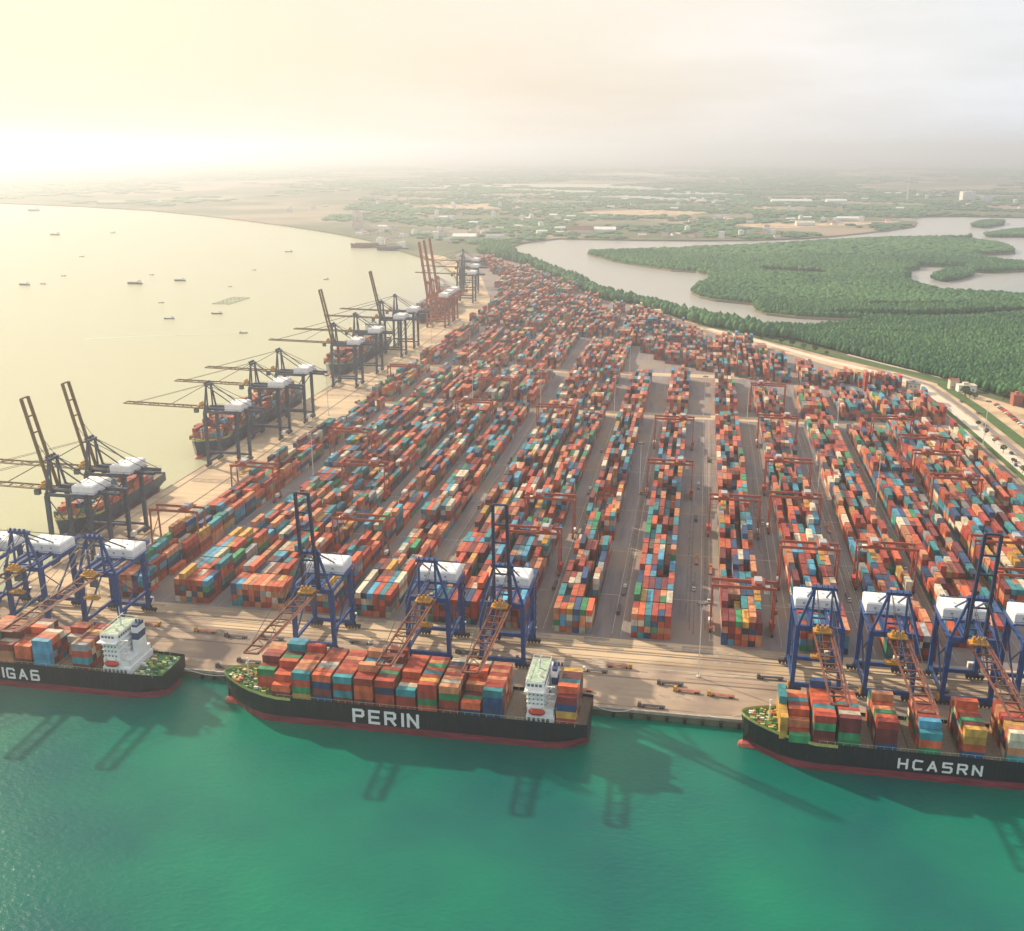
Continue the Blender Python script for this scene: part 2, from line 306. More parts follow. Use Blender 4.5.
# painted lines and rails
rl = MB()
for y in (345.0, 366.0):
    for k in (-.3, .3): rl.box(-290, 1300, y + k - .06, y + k + .06, .02, .14)
for xx in (-290.0, -269.0):
    for k in (-.3, .3): rl.box(xx + k - .06, xx + k + .06, 380, 1150, .02, .14)
M['rail'] = mat('rail_steel', (0.22, 0.17, 0.13), .6, 0, .3, .2)
o = rl.build('crane_rail_lines', 'rail'); o['kind'] = 'structure'
ln = MB()
def flat(m_, x0, x1, y0, y1, z): m_.add([(x0, y0, z), (x1, y0, z), (x1, y1, z), (x0, y1, z)], [(0, 1, 2, 3)])
for y in (353, 372.0): flat(ln, -290, 190, y, y + .5, .06)
for xx in (-262, -255): flat(ln, xx, xx + .4, 380, 1150, .06)
for xx in (-113, -56, -28, 7, 38.5, 70, 99.5, 129):
    flat(ln, xx, xx + .28, 380, 735, .09); flat(ln, xx + 3.6, xx + 3.88, 380, 735, .09)
for y in (418, 470, 530, 600, 670): flat(ln, -250, 186, y, y + .45, .095)
for y in (742, 886): flat(ln, -250, 175, y, y + .5, .095)
M['paint'] = mat('worn_line_paint', (0.42, 0.38, 0.30), .8, 0, .3, .2)
o = ln.build('painted_lane_markings', 'paint'); o['kind'] = 'structure'
dk = MB()
flat(dk, -290, 190, 356.4, 357.6, .04); flat(dk, -290, 190, 359.4, 359.9, .04); flat(dk, -290, 190, 324.2, 324.8, .04)
M['trench'] = mat('cable_trench', (0.22, 0.16, 0.11), .9, 0, .4, .1)
o = dk.build('cable_trench_lines', 'trench'); o['kind'] = 'structure'
ta = MB()
for y in (742, 886): flat(ta, -247, 180, y - 6, y + 7, .07)
o = ta.build('cross_aisle_surface', APRON); o['kind'] = 'structure'
pt = MB(); rp_ = random.Random(31)
for _ in range(46):
    x = rp_.uniform(-240, 180); y = rp_.choice((rp_.uniform(326, 354), rp_.uniform(361, 374))); w1 = rp_.uniform(3, 14); h1 = rp_.uniform(1.5, 5); flat(pt, x, x + w1, y, min(375.5, y + h1), .045 + rp_.random() * .01)
M['patch'] = mat('patched_concrete', (0.34, 0.26, 0.195), .85, 0, .35, .3)
o = pt.build('apron_patches', 'patch'); o['kind'] = 'structure'
ty_ = MB()
for xx in (-111, -54.5, -26, 2.5, 10.5, 36, 72, 101):
    for k in range(7): q = xx + rp_.uniform(-2.2, 2.2); a_ = rp_.uniform(380, 560); flat(ty_, q, q + rp_.uniform(.3, .7), a_, a_ + rp_.uniform(60, 170), .082 + rp_.random() * .006)
for k in range(34): y = rp_.uniform(347, 355) if k % 2 else rp_.uniform(360, 371); a_ = rp_.uniform(-280, 120); flat(ty_, a_, a_ + rp_.uniform(30, 110), y, y + rp_.uniform(.25, .5), .061 + rp_.random() * .006)
M['tyremark'] = mat('tyre_marks', (0.165, 0.135, 0.115), .85, 0, .4, .4)
o = ty_.build('tyre_tracks_surface', 'tyremark'); o['kind'] = 'structure'
# quay face coping
cp = MB(); cp.box(-296.1, 1300, 321.7, 322.6, -.8, .28); cp.box(-296.3, -295.4, 322.6, 1155, -.8, .28)
o = cp.build('quay_coping', 'concrete'); o['kind'] = 'structure'

# ------------------------------------------------------------------ containers
CC = {'brick red': (0.33, 0.060, 0.035), 'orange': (0.50, 0.13, 0.05), 'maroon': (0.20, 0.035, 0.035), 'salmon': (0.52, 0.21, 0.13), 'teal': (0.04, 0.21, 0.24),
      'dark blue': (0.025, 0.075, 0.19), 'light blue': (0.09, 0.28, 0.42), 'green': (0.04, 0.22, 0.12), 'cream': (0.58, 0.51, 0.38), 'yellow': (0.52, 0.30, 0.08), 'navy': (0.022, 0.035, 0.08), 'grey': (0.25, 0.25, 0.25)}
CN = list(CC); CM = [mat('container_' + k.replace(' ', '_'), tuple(min(1, c_ * (1.12 if c_ > .2 else .85)) for c_ in v), .55, 0, .38, .45, tint=True, stretch=(1, 1, .4)) for k, v in CC.items()]
PW = {'yard': [20, 17, 8, 15, 10, 8, 8, 5, 7, 2, 5, 3], 'warm': [20, 20, 8, 22, 7, 5, 6, 4, 8, 2, 3, 4], 'ship': [28, 20, 12, 20, 5, 2, 2, 4, 8, 2, 3, 5]}
rng = random.Random(11)
def pick(pal): return rng.choices(range(12), PW[pal])[0]
CONT = []   # x, y, z (centre of base), length, width, height, along_x, colour, tint, info, vis area
HT = 2.6

def cam_axes():
    fwv = Vector((-math.sin(YAW) * math.cos(PITCH), math.cos(YAW) * math.cos(PITCH), -math.sin(PITCH))); rt = Vector((math.cos(YAW), math.sin(YAW), 0)); return fwv, rt, rt.cross(fwv)
FW, RT, UPV = cam_axes()
def proj(p):
    d = Vector(p) - Vector((0, 0, CAM_H)); k = d.dot(FW)
    if k < 1: return None
    return (512 + 1036 * d.dot(RT) / k, 465.5 - 1036 * d.dot(UPV) / k, 1036 / k)

def put(x, y, z, L_, W_, along, col, info, top, front, side, h=HT):
    """front: visible share of its south face; side: visible east/west share"""
    p = proj((x, y, z + h)); a = 0
    if p and -5 < p[0] < 1029 and -5 < p[1] < 936:
        s_ = p[2]; v = Vector((x, y, z)) - Vector((0, 0, CAM_H)); v.normalize()
        lx, ly = (L_, W_) if along else (W_, L_)
        a = s_ * s_ * (top * lx * ly * abs(v.z) + front * lx * h * abs(v.y) + side * ly * h * abs(v.x))
    CONT.append((x, y, z, L_, W_, h, along, col, rng.random() * .34 - .17, info, a))

# --- yard blocks (long side runs away from the quay)
YCOLS = [(-246, 6), (-216, 6), (-190, 9), (-157, 5), (-135, 6), (-104, 8), (-79, 6), (-51.5, 6), (-20.3, 6), (15, 6), (45, 7), (77, 7), (104, 8), (132, 7), (154, 8)]
def ymax(x):
    if x < -65: return 1085 + (x + 246) * -.25
    if x < 30: return 905
    return 838
def stackfield(ci, x0, n, y0, y1, pal, base, front_block=False, dens=.93, L_=12.4, extra=0):
    nb = int((y1 - y0) / (L_ + .8)); Hh = [[0] * n for _ in range(nb + 1)]
    holes = [rng.random() < .24 for _ in range(n)]
    level = base
    for b in range(nb):
        if rng.random() < .22: level = max(2, min(5, base + rng.choice((-1, -1, -1, 0, 0) if x0 > -65 or ci > 20 else (-2, -1, -1, -1, 0))))
        if b < 2 and front_block: level = base
        for r in range(n):
            h = level + rng.choice((-1, 0, 0, 0, 0, 0, 1))
            if holes[r] and 0 < r < n - 1 and rng.random() < .8: h = rng.choice((0, 1, 1, 2))
            if rng.random() > dens: h = rng.choice((0, 1, 2))
            if rng.random() < .12: holes[r] = not holes[r]
            if b == 0 and front_block: h = max(h, 4); 
            Hh[b][r] = max(0, min(5 + extra, h))
    for b in range(nb):
        if not front_block and rng.random() < .03: continue
        bc = pick(pal)
        for r in range(n):
            x = x0 + r * 2.62 + 1.3; y = y0 + b * (L_ + .8) + L_ / 2
            if not (-400 < x): continue
            bd = bound_x(y)
            if x > bd - 1.5: continue
            for k in range(Hh[b][r]):
                col = bc if rng.random() < .12 else pick(pal)
                top = 1 if k == Hh[b][r] - 1 else 0
                front = 1 if (b == 0 or Hh[b - 1][r] <= k) else 0
                sd = 1 if ((x < 0 and (r == n - 1 or Hh[b][r + 1] <= k)) or (x >= 0 and (r == 0 or Hh[b][r - 1] <= k))) else 0
                if not (top or front or sd): 
                    if not ((r == 0 or r == n - 1) ): continue
                info = ('yard', ci, b, r, k, Hh[b][r])
                if rng.random() < .30:
                    for q in (0, 1):
                        put(x, y - 3.15 + 6.3 * q, k * HT + .06, 6.05, 2.44, False, col if q else pick(pal), info + (q,), top, front if q == 0 else 0, sd)
                else: put(x, y, k * HT + .06, L_ - .2, 2.44, False, col, info + (2,), top, front, sd)
_b = [(190, 376), (190, 605), (178, 805), (174, 891), (126, 950), (61, 1035), (0, 1128), (-48, 1243), (-77, 1288), (-120, 1326), (-272, 1680), (-412, 1895), (-900, 1900)]
def bound_x(y):
    for (x1, y1), (x2, y2) in zip(_b, _b[1:]):
        if y1 <= y <= y2 and y2 > y1: return x1 + (x2 - x1) * (y - y1) / (y2 - y1)
    return -900 if y > 1890 else 190
for ci, (x0, n) in enumerate(YCOLS):
    ym = ymax(x0)
    fr = {12: 392, 13: 430, 14: 400}.get(ci, 378)
    stackfield(ci, x0, n, fr, 735, 'yard', 4, True, dens=.93 if x0 > -170 else .96)
    if ym > 760: stackfield(ci, x0, n, 751, min(ym, 880), 'warm', 4)
    if ym > 900: stackfield(ci, x0, n, 893, ym, 'warm', 4)
# dense area beyond
def lower(x):
    P_ = [(-250, 1105), (-75, 1040), (-45, 950), (-20, 925), (30, 885), (81, 850), (180, 850)]
    for (x1, y1), (x2, y2) in zip(P_, P_[1:]):
        if x1 <= x <= x2: return y1 + (y2 - y1) * (x - x1) / (x2 - x1)
    return 1120
x = -395.0; ci = 30
while x < 176:
    n = rng.choice((3, 4, 5)); west = -262 - max(0, (x * 0))
    y = lower(x) + rng.uniform(0, 12)
    while y < 1885:
        wx = -255 if y < 1300 else np.interp(y, [1300, 1560, 1850, 1900], [-255, -318, -420, -440])
        seg = rng.choice((39, 52, 78))
        if x > wx and x + n * 2.62 < bound_x(y + seg) + 4: stackfield(ci, x, n, y, y + seg, 'warm', rng.choice((4, 4, 5)), False, .95, extra=1)
        y += seg + rng.choice((4, 6, 12))
    x += n * 2.62 + rng.choice((1.5, 3, 7)); ci += 1

# --- ships (their containers stand across the deck; long side along the hull)
SHIPS = []
DECK = 5.6
def ship_bays(key, where, bays, y_near, nrow, z0, pal, L_=6.75, along=True, vertical=None):
    L_ = 6.5
    """bays: (x start, [tiers per row, near row first], forced colours {(row,tier): idx})"""
    for bi, (bx, tiers, forced) in enumerate(bays):
        tiers[:] = [4 if q == 5 and (rng.random() < .75 or bx < -150) else q for q in tiers]
        forced = {k_: v_ for k_, v_ in forced.items() if rng.random() < .8}
        for r, nt_ in enumerate(tiers[:nrow]):
            for k in range(nt_):
                col = forced.get((r, k), forced.get((r, -1), None))
                if col is None: col = pick(pal)
                below_front = tiers[r - 1] if r > 0 else 0
                prev = bays[bi - 1] if bi else None; nxt = bays[bi + 1] if bi < len(bays) - 1 else None
                nb = nxt if bx < 20 else prev
                gap = nb is None or abs(nb[0] - bx) > L_ + 1.5
                side = 1 if gap or nb[1][r] <= k else 0
                top = 1 if k == nt_ - 1 else 0
                front = 1 if (r == 0 or tiers[r - 1] <= k) else 0
                h_ = 2.6
                if vertical:
                    yy = vertical + (bx) ; xx = y_near + 1.27 + r * 2.56   # bx runs along +y, rows run +x from the outer side
                    put(xx, yy + L_ / 2, z0 + k * h_, L_, 2.44, False, col, (key, bi, r, k, nt_, where), top, front, side)
                else:
                    put(bx + L_ / 2, y_near + 1.27 + r * 2.56, z0 + k * h_, L_, 2.44, True, col, (key, bi, r, k, nt_, where), top, front, side)
ci_ = {k: i for i, k in enumerate(CN)}
def T(a, n=8, dip=0):
    return [max(0, a + (1 if i > 3 and a and rng.random() < .35 else 0) - (1 if rng.random() < .12 else 0)) for i in range(n)]
PB = [(-145.2, [0, 0, 3, 3, 4, 4, 4, 4]), (-137.8, [2, 3, 3, 4, 4, 4, 5, 5]), (-130.4, [4, 4, 4, 4, 4, 5, 5, 5]), (-123.0, [4, 4, 4, 5, 5, 5, 5, 4]), (-115.6, [4, 4, 4, 4, 4, 4, 4, 4]),
      (-108.2, [4, 4, 5, 4, 4, 4, 5, 5]), (-100.8, [4, 4, 4, 4, 5, 5, 5, 5]), (-93.4, [3, 3, 3, 4, 4, 5, 4, 4]), (-86.0, [4, 4, 4, 4, 4, 4, 5, 5]), (-78.6, [4, 5, 5, 4, 5, 5, 4, 4]),
      (-71.2, [2, 2, 2, 3, 3, 4, 4, 4]), (-63.8, [4, 5, 5, 4, 4, 4, 4, 4]), (-39.2, [4, 5, 4, 5, 5, 4, 5, 4])]
g = ci_
PF = {1: {(0, 1): g['orange'], (0, 0): g['maroon']}, 2: {(0, 3): g['teal'], (0, 2): g['brick red'], (0, 1): g['green'], (1, 3): g['salmon'], (2, 3): g['salmon']}, 3: {(0, 3): g['orange'], (0, 2): g['dark blue'], (0, 1): g['maroon'], (0, 0): g['dark blue'], (6, 4): g['green']},
      4: {(0, 3): g['teal'], (0, 2): g['brick red'], (0, 1): g['teal'], (0, 0): g['maroon']}, 5: {(0, 3): g['maroon'], (0, 2): g['orange'], (0, 0): g['dark blue']}, 6: {(0, 3): g['brick red'], (0, 2): g['navy'], (0, 1): g['brick red'], (0, 0): g['brick red'], (1, 3): g['yellow']},
      7: {(0, 2): g['teal']}, 8: {(0, 3): g['brick red'], (0, 2): g['brick red'], (0, 1): g['green'], (5, 3): g['green'], (6, 4): g['green'], (3, 3): g['teal']}, 9: {(0, 2): g['green'], (0, 1): g['yellow'], (0, 3): g['salmon']},
      10: {(0, 1): g['orange'], (0, 0): g['dark blue']}, 11: {(0, 3): g['teal'], (0, 2): g['dark blue'], (0, 1): g['dark blue'], (0, 0): g['brick red'], (5, 3): g['green'], (1, 4): g['brick red'], (2, 4): g['brick red']},
      12: {(0, 3): g['maroon'], (0, 2): g['maroon'], (0, 1): g['green'], (0, 0): g['brick red'], (1, 4): g['brick red'], (3, 4): g['teal']}}
ship_bays('PERIN', '', [(b, t_, PF.get(i, {})) for i, (b, t_) in enumerate(PB)], 298.0, 8, DECK + .3, 'ship')
HB = [(42.6, [4, 4, 4, 4, 4, 5, 4, 5], {(0, 3): g['brick red'], (0, 2): g['green'], (0, 1): g['maroon'], (0, 0): g['maroon'], (1, 3): g['orange'], (2, 3): g['teal']}),
      (50.2, [4, 4, 4, 4, 4, 4, 4, 3], {(0, 3): g['maroon'], (0, 2): g['maroon'], (0, 1): g['green'], (0, 0): g['green'], (3, 3): g['teal']}),
      (35.2, [1, 1, 2, 3, 3, 3, 3, 3], {(1, 0): g['light blue'], (4, 2): g['maroon']}),
      (32.0, [3, 3, 3, 4, 4, 4, 4, 4], {(i, k): (g['yellow'] if k != 3 else g['teal']) for i in range(8) for k in range(4)}),
      (61.4, [4, 4, 4, 4, 5, 5, 5, 5], {(0, 3): g['brick red'], (0, 2): g['maroon'], (0, 1): g['maroon'], (0, 0): g['dark blue'], (2, 3): g['green'], (1, 3): g['orange'], (6, 4): g['teal']}),
      (74.4, [3, 4, 4, 4, 4, 4, 4, 4], {(0, 2): g['green'], (0, 1): g['orange'], (1, 3): g['light blue'], (0, 0): g['green']}),
      (87.2, [4, 4, 4, 4, 4, 5, 5, 5], {(0, 3): g['yellow'], (0, 2): g['yellow'], (0, 1): g['dark blue'], (2, 3): g['green'], (1, 3): g['maroon'], (0, 0): g['dark blue']}),
      (100.2, [4, 4, 4, 4, 4, 4, 4, 4], {(0, 2): g['cream'], (0, 3): g['cream'], (2, 3): g['yellow']}), (107.4, [4] * 8, {}), (118, [4] * 8, {})]
HB.sort(key=lambda b: b[0])
# the first bay is a single row of boxes set on end across the bow: keep its narrow width
ship_bays('HCA5RN', '', [b for b in HB if b[0] != 32.0], 301.0, 8, DECK + .3, 'ship')
for r in range(6):
    for k in range(3 if r < 3 else 4):
        put(33.5, 302.5 + 1.27 + r * 2.9 + .3, DECK + .3 + k * 2.6, 2.8, 2.44, False, g['yellow'] if k < 3 else g['teal'], ('HCA5RN', 'bow', r, k, 4, ''), k == (2 if r < 3 else 3), r == 0, 1)
LBY = [(-264, [4] * 8, {}), (-254.5, [4] * 8, {}), (-247, [3, 3, 4, 4, 4, 4, 4, 4], {}), (-239.6, [3, 3, 3, 3, 4, 4, 4, 4], {(0, 2): g['orange'], (1, 2): g['orange'], (2, 2): g['salmon']}),
       (-232.2, [4, 4, 4, 4, 3, 3, 3, 3], {(0, 0): g['light blue'], (0, 1): g['light blue'], (0, 2): g['light blue'], (0, 3): g['light blue'], (1, 3): g['orange'], (2, 3): g['salmon']}),
       (-224.8, [0, 0, 0, 0, 3, 4, 4, 4], {}), (-216.6, [4, 4, 4, 4, 4, 5, 5, 5], {(0, 2): g['brick red'], (0, 1): g['teal'], (0, 3): g['grey'], (1, 3): g['salmon']}), (-209.4, [0, 0, 0, 0, 0, 3, 4, 4], {})]
ship_bays('IGA6', '', LBY, 304.0, 7, DECK + .3, 'ship')
# ships along the western quay: rows run away from the water edge, bays run north
WSHIPS = [(-322.5, 440, 90, 'nearest ship'), (-322.5, 588, 165, 'second ship'), (-322.5, 838, 150, 'third ship'), (-322.5, 1130, 150, 'fourth ship')]
for wi, (wx, wy, wl, wn) in enumerate(WSHIPS):
    bays = [(12 + 7.3 * i, [rng.choice((1, 2, 2, 3) if (i < 2 or wi == 0) else (2, 3, 4, 4)) for _ in range(8)], {}) for i in range(int((wl - (40 if wi > 1 else 20)) / 7.3))]
    ship_bays('west%d' % wi, wn, bays, wx + 1.2, 8, DECK + .3, 'warm', 6.75, vertical=wy)

def container_mesh(name, L_, W_, H_, along, m):
    """corrugated sides, corner posts, end door bars"""
    b = MB(); lx, ly = (L_, W_) if along else (W_, L_)
    b.box(-lx / 2 + .06, lx / 2 - .06, -ly / 2 + .06, ly / 2 - .06, .1, H_ - .05)
    for sx in (-1, 1):
        for sy in (-1, 1):
            cx, cy = sx * (lx / 2 - .09), sy * (ly / 2 - .09); b.box(cx - .09, cx + .09, cy - .09, cy + .09, 0, H_)
    for sy in (-1, 1):
        for z in (.09, H_ - .1): b.beam((-lx / 2 + .18, sy * (ly / 2 - .05), z), (lx / 2 - .18, sy * (ly / 2 - .05), z), .08, .15)
    for sx in (-1, 1):
        for z in (.09, H_ - .1): b.beam((sx * (lx / 2 - .05), -ly / 2 + .18, z), (sx * (lx / 2 - .05), ly / 2 - .18, z), .08, .15)
    nrb = int(L_ / .55)
    for i in range(1, nrb):
        t_ = -L_ / 2 + i * L_ / nrb
        for s_ in (-1, 1):
            if along: b.box(t_ - .12, t_ + .12, s_ * (ly / 2 - .045) - .02, s_ * (ly / 2 - .045) + .02, .18, H_ - .2)
            else: b.box(s_ * (lx / 2 - .045) - .02, s_ * (lx / 2 - .045) + .02, t_ - .12, t_ + .12, .18, H_ - .2)
    for q in (-.75, -.3, .3, .75):
        e_ = -L_ / 2 + .035
        if along: b.box(e_ - .025, e_ + .025, q - .04, q + .04, .2, H_ - .2)
        else: b.box(q - .04, q + .04, e_ - .025, e_ + .025, .2, H_ - .2)
    return b.mesh(name, m)
order = sorted(range(len(CONT)), key=lambda i: -CONT[i][10])
solo = set(i for i in order[:300] if CONT[i][10] > 5)
mcache = {}
TIER = ['on the deck', 'on the second tier', 'on the third tier', 'on the fourth tier', 'on the fifth tier', 'on the sixth tier']
nb_of = {}
for i in sorted(solo):
    x, y, z, L_, W_, h, along, col, tint, info, a = CONT[i]
    kk = (round(L_, 1), along, col)
    if kk not in mcache: mcache[kk] = container_mesh('shipping_container', L_, W_, h, along, CM[col])
    o = bpy.data.objects.new('shipping_container', mcache[kk]); COL.objects.link(o); o.location = (x, y, z)
    cn = CN[col]
    if info[0] == 'yard':
        lab = '%s container, %s tier, %s row from west, %s bay, %s yard block from west' % (cn, ORD[info[4]], ORD[info[3]], ORD[info[2]], ORD[info[1]])
        if info[6] < 2: lab = '%s short container, %s half, %s tier, %s row, %s bay, %s yard block' % (cn, ('near', 'far')[info[6]], ORD[info[4]], ORD[info[3]], ORD[info[2]], ORD[info[1]])
        gr = 'shipping containers stacked in the yard'
    else:
        key, bi, r, k = info[:4]
        if key.startswith('west'): lab = '%s container, %s tier, %s bay, %s row, on the west quay %s' % (cn, ORD[k], ORD[bi], ORD[r], info[5]); gr = 'containers on the ships at the western quay'
        elif bi == 'bow': lab = '%s container end-on at the bow of HCA5RN ship, %s tier, %s from water' % (cn, ORD[k], ORD[r]); gr = 'containers on the HCA5RN ship'
        else:
            fr_ = 'from the left' 
            lab = '%s container on %s ship, %s tier, %s row from water, %s bay from left' % (cn, key, ORD[k], ORD[r], ORD[bi]); gr = 'containers on the %s ship' % key
    tag(o, lab, 'container', gr)
# the rest as one mass
rest = [c for i, c in enumerate(CONT) if i not in solo]
A = np.array([(c[0], c[1], c[2], c[3] if c[6] else c[4], c[4] if c[6] else c[3], c[5]) for c in rest]); nC = len(A)
unit = np.array([(-.5, -.5, 0), (.5, -.5, 0), (.5, .5, 0), (-.5, .5, 0), (-.5, -.5, .985), (.5, -.5, .985), (.5, .5, .985), (-.5, .5, .985)])
V = (A[:, None, :3] + unit[None] * A[:, None, 3:6]).reshape(-1, 3)
uf = np.array([(4, 5, 6, 7), (0, 1, 5, 4), (1, 2, 6, 5), (2, 3, 7, 6), (3, 0, 4, 7)])
Fq = (uf[None] + (np.arange(nC) * 8)[:, None, None]).reshape(-1, 4)
def fastmesh(name, V, F, mats, mi=None, tint=None):
    me = bpy.data.meshes.new(name); k = F.shape[1]
    me.vertices.add(len(V)); me.vertices.foreach_set('co', np.ascontiguousarray(V, np.float32).ravel())
    me.loops.add(F.size); me.loops.foreach_set('vertex_index', np.ascontiguousarray(F, np.int32).ravel())
    me.polygons.add(len(F)); me.polygons.foreach_set('loop_start', np.arange(0, F.size, k, dtype=np.int32)); me.polygons.foreach_set('loop_total', np.full(len(F), k, np.int32))
    for m_ in mats: me.materials.append(m_)
    if mi is not None: me.polygons.foreach_set('material_index', np.ascontiguousarray(mi, np.int32))
    if tint is not None:
        at = me.attributes.new('tint', 'FLOAT', 'FACE'); at.data.foreach_set('value', np.ascontiguousarray(tint, np.float32))
    me.update(calc_edges=True); me.validate(); me.shade_flat(); return me
me = fastmesh('stacked_containers', V, Fq, CM, np.repeat([c[7] for c in rest], 5), np.repeat([c[8] for c in rest], 5))
o = bpy.data.objects.new('stacked_containers', me); COL.objects.link(o)
tag(o, 'thousands of red, orange, teal and blue shipping containers stacked across the yard', 'containers', None, 'stuff')

# ------------------------------------------------------------------ ships
def make_ship(label, L_, B_, hullmat, x0, y0, rz, bow_left=True, stern=True, bridge=None, text=None, deck=DECK, gear_rand=3, gear_col=True, bowgear=18, text_at=None, boat=False, boxlen=0):
    """local frame: x along hull from bow (0) to stern (L_), y across 0..B_ (0 = outer side), z world"""
    root = empty('container_ship', (x0, y0, 0), rz); tag(root, label, 'ship', 'container ships moored at the quays')
    rr = random.Random(gear_rand); hb = MB()
    st = []
    NS = 26
    def halfw(t, lev):   # lev 0 at keel .. 1 deck
        d = t * L_
        bl = 26 - 8 * (1 - lev); s0 = (1 - lev) * 3.2
        if d < s0: return 0.02
        wv = min(1, ((d - s0) / bl)) ; wv = math.sin(wv * math.pi / 2) ** (.62 + .5 * (1 - lev))
        e_ = (L_ - d)
        if e_ < 14: wv *= 1 - (.55 if lev < .5 else .08) * ((14 - e_) / 14) ** 2
        return max(.02, wv)
    zs = [-4.2, -.5, -.47, 1.9, deck, deck + 1.1]
    levs = [0.1, .42, .42, .7, 1, 1.02]
    ts = [0, .006, .015, .03, .05, .075, .1, .14, .18, .22, .3, .4, .5, .6, .7, .8, .86, .9, .93, .96, .98, 1.0]
    rings = []
    for t_ in ts:
        pts = []
        rise = 3.0 * max(0, 1 - t_ * L_ / 24) ** 1.3
        for z, lv in zip(zs, levs):
            hw = halfw(t_, lv) * B_ / 2; zz = z + (rise if lv >= 1 else rise * .4 * (lv > .5))
            pts.append((t_ * L_ + (1 - min(lv, 1)) * 3.0 * (t_ < .001), hw, zz))
        rings.append(pts)
    nz = len(zs); vs = []; fs = []; ms = []
    for r_ in rings:
        for s_ in (-1, 1):
            for p in r_: vs.append((p[0], B_ / 2 + s_ * p[1], p[2]))
    def idx(i, s_, j): return i * 2 * nz + (0 if s_ < 0 else nz) + j
    for i in range(len(rings) - 1):
        for j in range(nz - 1):
            m_ = 1 if j == 0 else 0
            if j == 4: m_ = 2 if ts[i] * L_ < 26 else 0
            fs.append((idx(i, -1, j), idx(i + 1, -1, j), idx(i + 1, -1, j + 1), idx(i, -1, j + 1))); ms.append(m_)
            fs.append((idx(i + 1, 1, j), idx(i, 1, j), idx(i, 1, j + 1), idx(i + 1, 1, j + 1))); ms.append(m_)
    e_ = len(rings) - 1
    for j in range(nz - 1): fs.append((idx(e_, -1, j), idx(e_, 1, j), idx(e_, 1, j + 1), idx(e_, -1, j + 1))); ms.append(1 if j == 0 else 0)
    hb.v = vs; hb.f = fs; hb.m = ms
    hull = hb.build('hull', [hullmat, 'boot', 'olive'], root)
    for p_ in hull.data.polygons: p_.use_smooth = False
    dk_ = MB()
    for i in range(len(rings) - 1):
        a, b = rings[i], rings[i + 1]; z1, z2 = a[4][2], b[4][2]; m_ = 1 if ts[i] * L_ < 24 or (not boxlen and ts[i] * L_ > L_ - 16) else 0
        dk_.add([(a[4][0], B_ / 2 - a[4][1] + .05, z1), (b[4][0], B_ / 2 - b[4][1] + .05, z2), (b[4][0], B_ / 2 + b[4][1] - .05, z2), (a[4][0], B_ / 2 + a[4][1] - .05, z1)], [(0, 1, 2, 3)], m_)
    dk_.build('deck', ['deck', 'deckgreen'], root)
    # bulbous bow
    bb = MB(); n = 10
    secs = [(-.6, .2), (-.2, 1.1), (.8, 1.65), (3, 2.0), (7, 2.1), (13, 2.4)]
    vs = []; fs = []
    for xx, r_ in secs:
        for k in range(n): a = 2 * math.pi * k / n; vs.append((xx, B_ / 2 + r_ * math.cos(a), -2.9 + r_ * 1.05 * math.sin(a)))
    for i in range(len(secs) - 1):
        for k in range(n): fs.append((i * n + k, i * n + (k + 1) % n, (i + 1) * n + (k + 1) % n, (i + 1) * n + k))
    fs.append(tuple(range(n))[::-1]); bb.add(vs, fs); bb.build('bulbous_bow', 'bulb', root)
    # hatch covers
    xh = 22
    while xh < L_ - 14:
        if not (bridge and bridge[0] - 1 < xh + 3 and xh < bridge[1] + 1): hc = MB(); hc.box(xh, xh + 6.9, 1.2, B_ - 1.2, deck, deck + .26); hc.build('hatch_cover', 'hatch', root)
        xh += 7.4
    # railing / lashing posts along the deck edge
    rw = MB(); xr = 24
    while xr < L_ - 3:
        rw.box(xr - .06, xr + .06, .28, .4, deck, deck + 1.9); rw.box(xr - .06, xr + .06, B_ - .4, B_ - .28, deck, deck + 1.9); xr += 2.45
    rw.beam((24, .34, deck + 1.9), (L_ - 3, .34, deck + 1.9), .1); rw.beam((24, B_ - .34, deck + 1.9), (L_ - 3, B_ - .34, deck + 1.9), .1)
    rw.build('deck_railing', 'roofgreen', root)
    # forecastle gear
    gm = MB()
    for _ in range(bowgear * 12):
        xx = rr.uniform(3, 20 if bow_left else 20); hw = halfw(xx / L_, 1) * B_ / 2 - 1.2
        if hw < .5: continue
        yy = B_ / 2 + rr.uniform(-hw, hw); zz = deck + 3.0 * max(0, 1 - xx / 24) ** 1.3; s_ = rr.uniform(.25, .8)
        k = rr.choice((0, 0, 0, 1, 1, 1, 2, 2, 3, 0, 0, 1, 4))
        if rr.random() < .4: gm.cyl((xx, yy, zz), s_ * .6, s_ * 1.2, 7, 'z', k)
        else: gm.box(xx - s_, xx + s_, yy - s_ * .5, yy + s_ * .5, zz, zz + s_ * 1.1, k)
    for _ in range(70 if stern else 0):
        xx = rr.uniform(L_ - 12, L_ - 1.5)
        if boxlen: break
        yy = rr.uniform(1.5, B_ - 1.5); s_ = rr.uniform(.3, .9); k = rr.choice((0, 0, 1, 2, 4)); gm.box(xx - s_, xx + s_, yy - s_ * .5, yy + s_ * .5, deck, deck + s_ * 1.3, k)
    gm_ = gm.build('mooring_gear', ['deckgreen', 'olive', 'yellow', 'red', 'offwhite'] if gear_col else ['deckgreen', 'boom_orange', 'yellow', 'red', 'offwhite'], root); gm_['kind'] = 'stuff'
    fm = MB(); fm.cyl((9, B_ / 2, deck + 1), .3, 8, 8); fm.beam((9, B_ / 2 - 1.5, deck + 7.5), (9, B_ / 2 + 1.5, deck + 7.5), .2); fm.build('fore_mast', 'offwhite', root)
